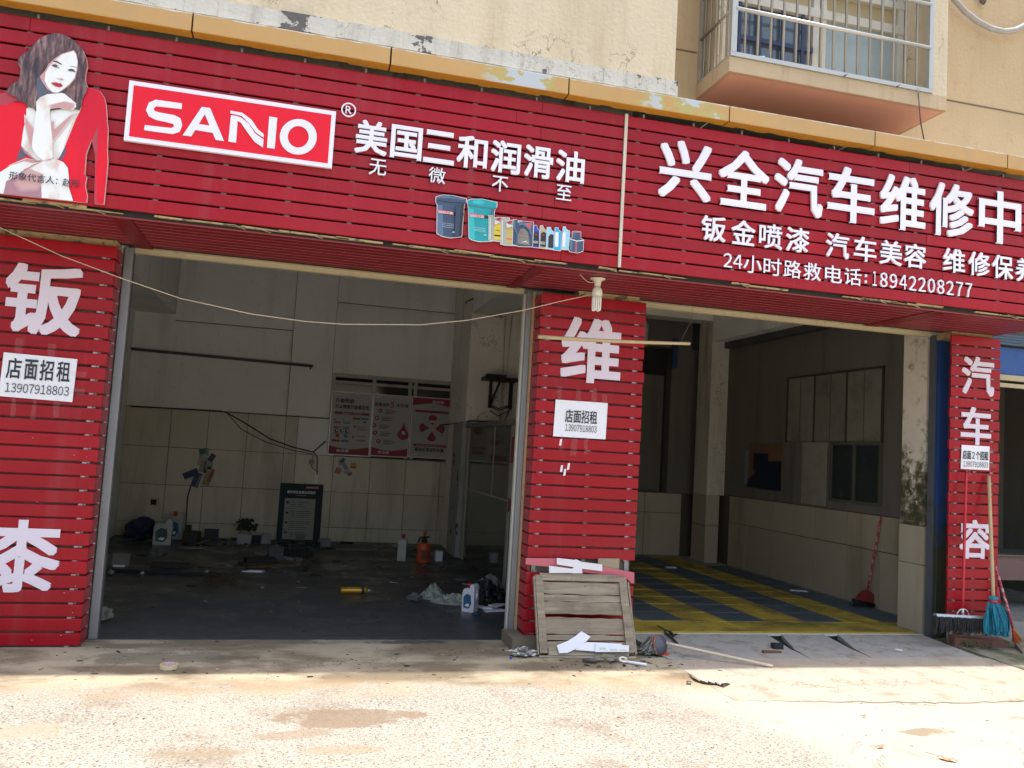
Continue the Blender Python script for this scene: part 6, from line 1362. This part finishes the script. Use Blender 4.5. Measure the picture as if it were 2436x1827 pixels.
# ================================================================ RIGHT BAY THINGS
XS_ = XW - .02
ob_ = thing('wall_notice', 'orange backed board with dark blue patch on the sooty wall of the wash bay', 'notice', (XS_, 10.9, 1.3))
b = B(); b.box(XS_ - .006, XS_ + .012, 10.41, 11.30, 1.27, 1.91); b.obj('backing', mat('dull_orange', (.20, .105, .06), .7, 0, .12, 4), ob_)
b = B(); b.poly([(11.08, 1.47), (11.14, 1.53), (11.14, 1.77), (10.76, 1.76), (10.76, 1.65), (10.41, 1.66), (10.41, 1.25), (11.30, 1.26), (11.27, 1.38)][::-1], XS_ - .016, XS_ - .0065, 'X'); b.obj('blue_patch', mat('night_blue', (.006, .012, .035), .5), ob_)
b = B(); b.box(XS_ - .004, XS_ + .012, 11.31, 11.40, 1.30, 1.80); tag(b.obj('pale_strip_notice', mat('pale_blue_strip', (.16, .22, .26), .6, 0, .2, 8)), 'narrow pale blue strip left of the orange board', 'strip')
ib = thing('floor_broom', 'broom with red wire-wrapped handle and red dustpan head leaning inside the wash bay', 'broom', (6.3, 8.5, .04))
p = at(2036 + 155 * .18083, 1300 + 600 * .18083, Y=8.45); q = at(1624 + 1285 * .36709, 1218 + 30 * .36709, X=6.55)
b = B(); b.tube([p.lerp(q, k / 8) for k in range(9)], .0125, 8); b.obj('handle', REDW, ib)
b = B(); e0 = at(2036 - 40, 1300 + 700 * .18083, Y=8.45); 
b.poly([(p.x - .16, .13), (p.x + .20, .05), (p.x + .14, .14), (p.x + .03, .22), (p.x - .02, .235), (p.x - .08, .215)], 8.44, 8.47); b.obj('head', mat('dull_red_plastic', (.30, .03, .03), .5), ib)
b = B()
for k in range(160):
    t = R.random(); x = p.x - .20 + .44 * t; z = .14 - .08 * t; b.tube([(x, 8.455 + R.uniform(-.04, .03), z), (x - .01 + R.uniform(-.03, .01), 8.44 + R.uniform(-.06, .03), max(.05, z - .10))], .004, 3, False)
b.obj('bristle', BLACK, ib, kind='stuff')
b = B(); v = at(1480 + 1855 * .226, 1260 + 635 * .226, Z=.06); b.hexa([(v.x - .10, v.y + .02, .046), (v.x + .10, v.y - .06, .046), (v.x + .10, v.y - .02, .046), (v.x - .08, v.y + .06, .046), (v.x - .10, v.y + .02, .05), (v.x + .10, v.y - .06, .05), (v.x + .10, v.y - .02, .056), (v.x - .08, v.y + .06, .056)]); tag(b.obj('pale_slip', PAPER), 'pale slip lying on the dark mat stripe near the wash bay wall', 'paper')
b = B(); v = at(1480 + 510 * .226, 1260 + 395 * .226, Z=.05); b.box(v.x - .07, v.x + .07, v.y - .05, v.y + .05, .046, .052, .003); tag(b.obj('white_slip', PAPER), 'small white slip far back on the striped mat', 'paper')

# ================================================================ FRONT GROUND OBJECTS
# old mop lying on the ramp
om = thing('old_mop', 'worn grey mop lying on the ramp, its pale stick pointing right', 'mop', (3.05, 6.6, 0))
pe = at(1624 + 583 * .36709, 1218 + 1000 * .36709, Z=.02); ps = at(1240 + 1905 * .18083, 1300 + 1270 * .18083, Z=.10)
b = B(); b.tube([Vector(ps).lerp(pe, k / 10) + Vector((0, 0, .012 * math.sin(k))) * 0 for k in range(11)], .0125, 9); b.obj('handle', mat('pale_stick', (.55, .46, .36), .6, 0, .1, 8), om)
hc_ = Vector((ps.x - .05, ps.y - .0, .085)); dirh = (Vector(pe) - ps).normalized()
bm_d = B(); bm_d.lathe([(.078, -.014), (.082, 0), (.078, .012), (.04, .016), (.02, .03)], n=24); o = bm_d.obj('disc', mat('mop_disc', (.10, .10, .12), .5, 0, .1), om, local=True); o.matrix_basis = Matrix.Translation(hc_ - Vector(om.location)) @ Vector((dirh.x, dirh.y - .9, .45)).normalized().to_track_quat('Z', 'Y').to_matrix().to_4x4()
bm_d = B(); bm_d.lathe([(.079, -.016), (.087, -.012), (.087, 0), (.083, .004)], n=24); o2 = bm_d.obj('disc_rim', mat('mop_rim', (.38, .10, .05), .5), om, local=True); o2.matrix_basis = o.matrix_basis.copy()
b = B()
for k in range(110):
    a_ = R.uniform(0, 6.28); r0 = R.uniform(.02, .07); p0 = hc_ + Vector((-.02 + r0 * math.cos(a_) * .5, .02, r0 * math.sin(a_) * .8)); L = R.uniform(.06, .15); th = R.uniform(1.9, 4.4)
    q1 = p0 + Vector((math.cos(th) * L * .5, math.sin(th) * L * .3, R.uniform(-.02, .03))); q2 = p0 + Vector((math.cos(th) * L + R.uniform(-.02, .02), math.sin(th) * L * .6, 0)); q2.z = R.uniform(.014, .05); q1.z = max(q1.z, .02)
    b.tube([p0, q1, q2, q2 + Vector((R.uniform(-.03, .03), R.uniform(-.02, .02), -.004))], [.004, .006, .006, .004], 4, False)
b.obj('mop_strand', mat('dirty_strand', (.20, .19, .175), .95, 0, .4, 40), om, kind='stuff')
b = B()
for (pts, r_) in (([(1790, 1042), (1880, 1090), (1960, 1130), (2130, 1175)], .006), ([(1880, 1095), (1900, 1150), (1990, 1160), (2120, 1170)], .009), ([(1890, 1130), (1980, 1200), (2060, 1290)], .011), ([(1950, 1120), (2010, 1175), (2040, 1160)], .014)):
    b.tube([at(*cE(*p), Z=.06 - .008 * i) for i, p in enumerate(pts)], r_, 5)
tag(b.obj('black_strap', BLACK), 'torn black strap tangled by the old mop on the ramp lip', 'strap')
# tape roll
tr = thing('tape_roll', 'nearly used roll of cream masking tape lying on the shaded pavement', 'tape roll', (-.715, 6.16, .002))
b = B(); n = 28; ro, ri = .058, .050
for k in range(n):
    a0, a1 = 6.2832 * k / n, 6.2832 * (k + 1) / n
    b.hexa([(-.715 + r_ * math.cos(a_), 6.16 + r_ * math.sin(a_), z_) for z_ in (.002, .030) for r_, a_ in ((ri, a0), (ro, a0), (ro, a1), (ri, a1))])
b.obj('ring', mat('masking_tape', (.58, .47, .30), .7, 0, .1, 8), tr)
b = B()
for k in range(3, 11):
    a0, a1 = 6.2832 * k / n, 6.2832 * (k + 1) / n; b.hexa([(-.715 + r_ * math.cos(a_), 6.16 + r_ * math.sin(a_), z_) for z_ in (.004, .029) for r_, a_ in ((.0485, a0), (.0497, a0), (.0497, a1), (.0485, a1))])
b.obj('core', mat('core_pink', (.68, .45, .48), .7, 0, .3, 40), tr)
b = B(); b.blob((1.845, 6.44, .028), (.075, .045, .03), 40, .8, 4, fr=3.0); tag(b.obj('glove', mat('dirty_white_glove', (.55, .53, .50), .9, 0, .3, 20, (.06, .05, .05), 12, .45, .6)), 'crumpled white cotton glove beside the plinth of the centre pillar', 'glove')
b = B(); b.blob((1.72, 6.36, .012), (.014, .010, .010), 41, .3, 2); tag(b.obj('blue_scrap', mat('blue_scrap', (.03, .05, .40), .5)), 'tiny blue plastic scrap left of the glove', 'scrap')
pt_ = [(2.47, 6.33), (2.56, 6.28), (2.63, 6.20), (2.74, 6.115)]
wt = thing('white_trim_strip', 'broken white plastic trim with hook lying before the wooden panel', 'plastic trim', (2.6, 6.2, 0))
b = B(); b.tube([(x, y, .014) for x, y in pt_], .012, 6); b.obj('strip', LB, wt)
b = B(); n = 14; b.tube([(2.585 + .028 * math.cos(a_), 6.215 + .02 * math.sin(a_), .03 + .012 * math.sin(a_)) for a_ in [k * 5.2 / n for k in range(n + 1)]], .008, 6); b.obj('hook', CREAMPL, wt)
b = B(); b.tube([(2.26, 6.24, .022), (2.33, 6.225, .022), (2.37, 6.21, .018)], [.012, .018, .012], 8); tag(b.obj('dark_rod_end', STEELD), 'dark rod end lying in front of the wooden panel', 'rod')
b = B(); b.blob((2.47, 6.28, .02), (.08, .035, .025), 44, .7, 3); tag(b.obj('dirty_rag', mat('muddy_rag', (.20, .17, .13), .95, 0, .4, 20)), 'muddy rag squashed under the right foot of the panel', 'rag')
b = B(); b.lathe([(.025, 0), (.026, .012), (.02, .016)], (3.04, 6.42, .01), 14); tag(b.obj('red_bottle_top', CAPR), 'bright red cap on the ground below the old mop', 'cap')
b = B(); b.box(4.115, 4.205, 6.56, 6.62, .014, .068, .003); tag(b.obj('black_block', BLACK, bevel=.004), 'small black block standing on the ramp between the slots', 'block')
b = B(); b.box(3.95, 4.12, 6.45, 6.48, .010, .035, .004); tag(b.obj('rusty_offcut', mat('rust', (.16, .07, .04), .9, 0, .3, 20)), 'rusty offcut lying in front of the black block', 'offcut')
b = B(); b.lathe([(.036, 0), (.040, .006), (.034, .010)], (5.36, 6.55, .012), 18); tag(b.obj('white_disc', PLASTIC_W), 'round white lid lying near the right end of the ramp', 'lid')
rb = [at(1624 + x * .36709, 1218 + y * .36709, Z=.012) for x, y in ((50, 1060), (75, 1085), (120, 1100), (170, 1108), (215, 1112), (255, 1125), (300, 1108))]
b = B()
for k, (p, q) in enumerate(zip(rb, rb[1:])):
    b.hexa([(p.x, p.y - .02, .004), (q.x, q.y - .015, .004), (q.x, q.y + .02, .004), (p.x, p.y + .015, .004), (p.x, p.y - .02, .012 + .01 * (k % 2)), (q.x, q.y - .015, .02 - .01 * (k % 2)), (q.x, q.y + .02, .01), (p.x, p.y + .015, .022)])
tag(b.obj('black_ribbon', mat('black_foil', (.02, .02, .02), .3, 0, .3, 20, (.3, .3, .3), 30, .6, .65)), 'crumpled black plastic ribbon on the sunlit cement', 'ribbon')
b = B(); v = at(1624 + 40 * .36709, 1218 + 1108 * .36709, Z=.01); b.lathe([(.018, 0), (.018, .018)], (v.x, v.y, .003), 12); tag(b.obj('silver_bottle_top', STAINLESS), 'small silver bottle cap left of the black ribbon', 'cap')
LEAFM = mat('dry_leaf', (.42, .22, .11), .8, 0, .25, 25)
def leaf(px, py, s, rz, label):
    v = at(px, py, Z=.01); root = thing('dry_leaf', label, 'leaf', (v.x, v.y, .004), (0, 0, rz))
    b = B(); n = 10; top = [(s * (t / n * 2 - 1), s * .42 * math.sin(math.pi * t / n) ** .8, .012 * math.sin(t)) for t in range(n + 1)]; bot = [(x, -y, z) for x, y, z in top]
    mid = [(x, 0, .003 + .006 * math.cos(x * 20)) for x, y, z in top]
    for A_1, A_2 in ((top, mid), (mid, bot)):
        for p_, q_, r_, t_ in zip(A_1, A_1[1:], A_2[1:], A_2):
            f = [b.bm.verts.new((u[0], u[1], max(0, u[2]) + .004)) for u in (p_, q_, r_, t_)]; b._f(f)
    b.obj('blade', LEAFM, root, local=True, recalc=False)
    b = B(); b.tube([(-s, 0, .006), (-s * 1.5, s * .15, .012), (-s * 2.2, s * .5, .008)], .002, 5); b.obj('stalk', LEAFM, root, local=True); return root
leaf(1624 + 1715 * .36709, 1218 + 1600 * .36709, .052, rad(-48), 'curled brown leaf with long stalk, largest on the sunlit cement')
leaf(1624 + 1283 * .36709, 1218 + 1520 * .36709, .028, rad(5), 'small brown leaf left of the large curled one')
leaf(1624 + 1177 * .36709, 1218 + 1322 * .36709, .018, rad(20), 'tiny dark leaf further up the sunlit cement')
# weeds beside the right pillar
wd = thing('weed', 'small green weed growing at the foot of the right pillar', 'weed', (6.2, 6.66, .01))
b = B(); GRN = mat('weed_green', (.05, .12, .025), .6, 0, .3, 20)
for k in range(34):
    cx_, cy_ = R.choice(((6.16, 6.62), (6.24, 6.56), (6.30, 6.54), (6.10, 6.72))); a_ = R.uniform(0, 6.28); L = R.uniform(.03, .085); h_ = R.uniform(.01, .08)
    p0 = Vector((cx_, cy_, .012)); p1 = p0 + Vector((L * .5 * math.cos(a_), L * .5 * math.sin(a_), h_)); p2 = p0 + Vector((L * math.cos(a_), L * math.sin(a_), h_ * .8)); sd_ = Vector((-math.sin(a_), math.cos(a_), 0)) * .010
    b.quad(tuple(p0), tuple(p1 - sd_), tuple(p2), tuple(p1 + sd_))
b.obj('leaf', GRN, wd, recalc=False)
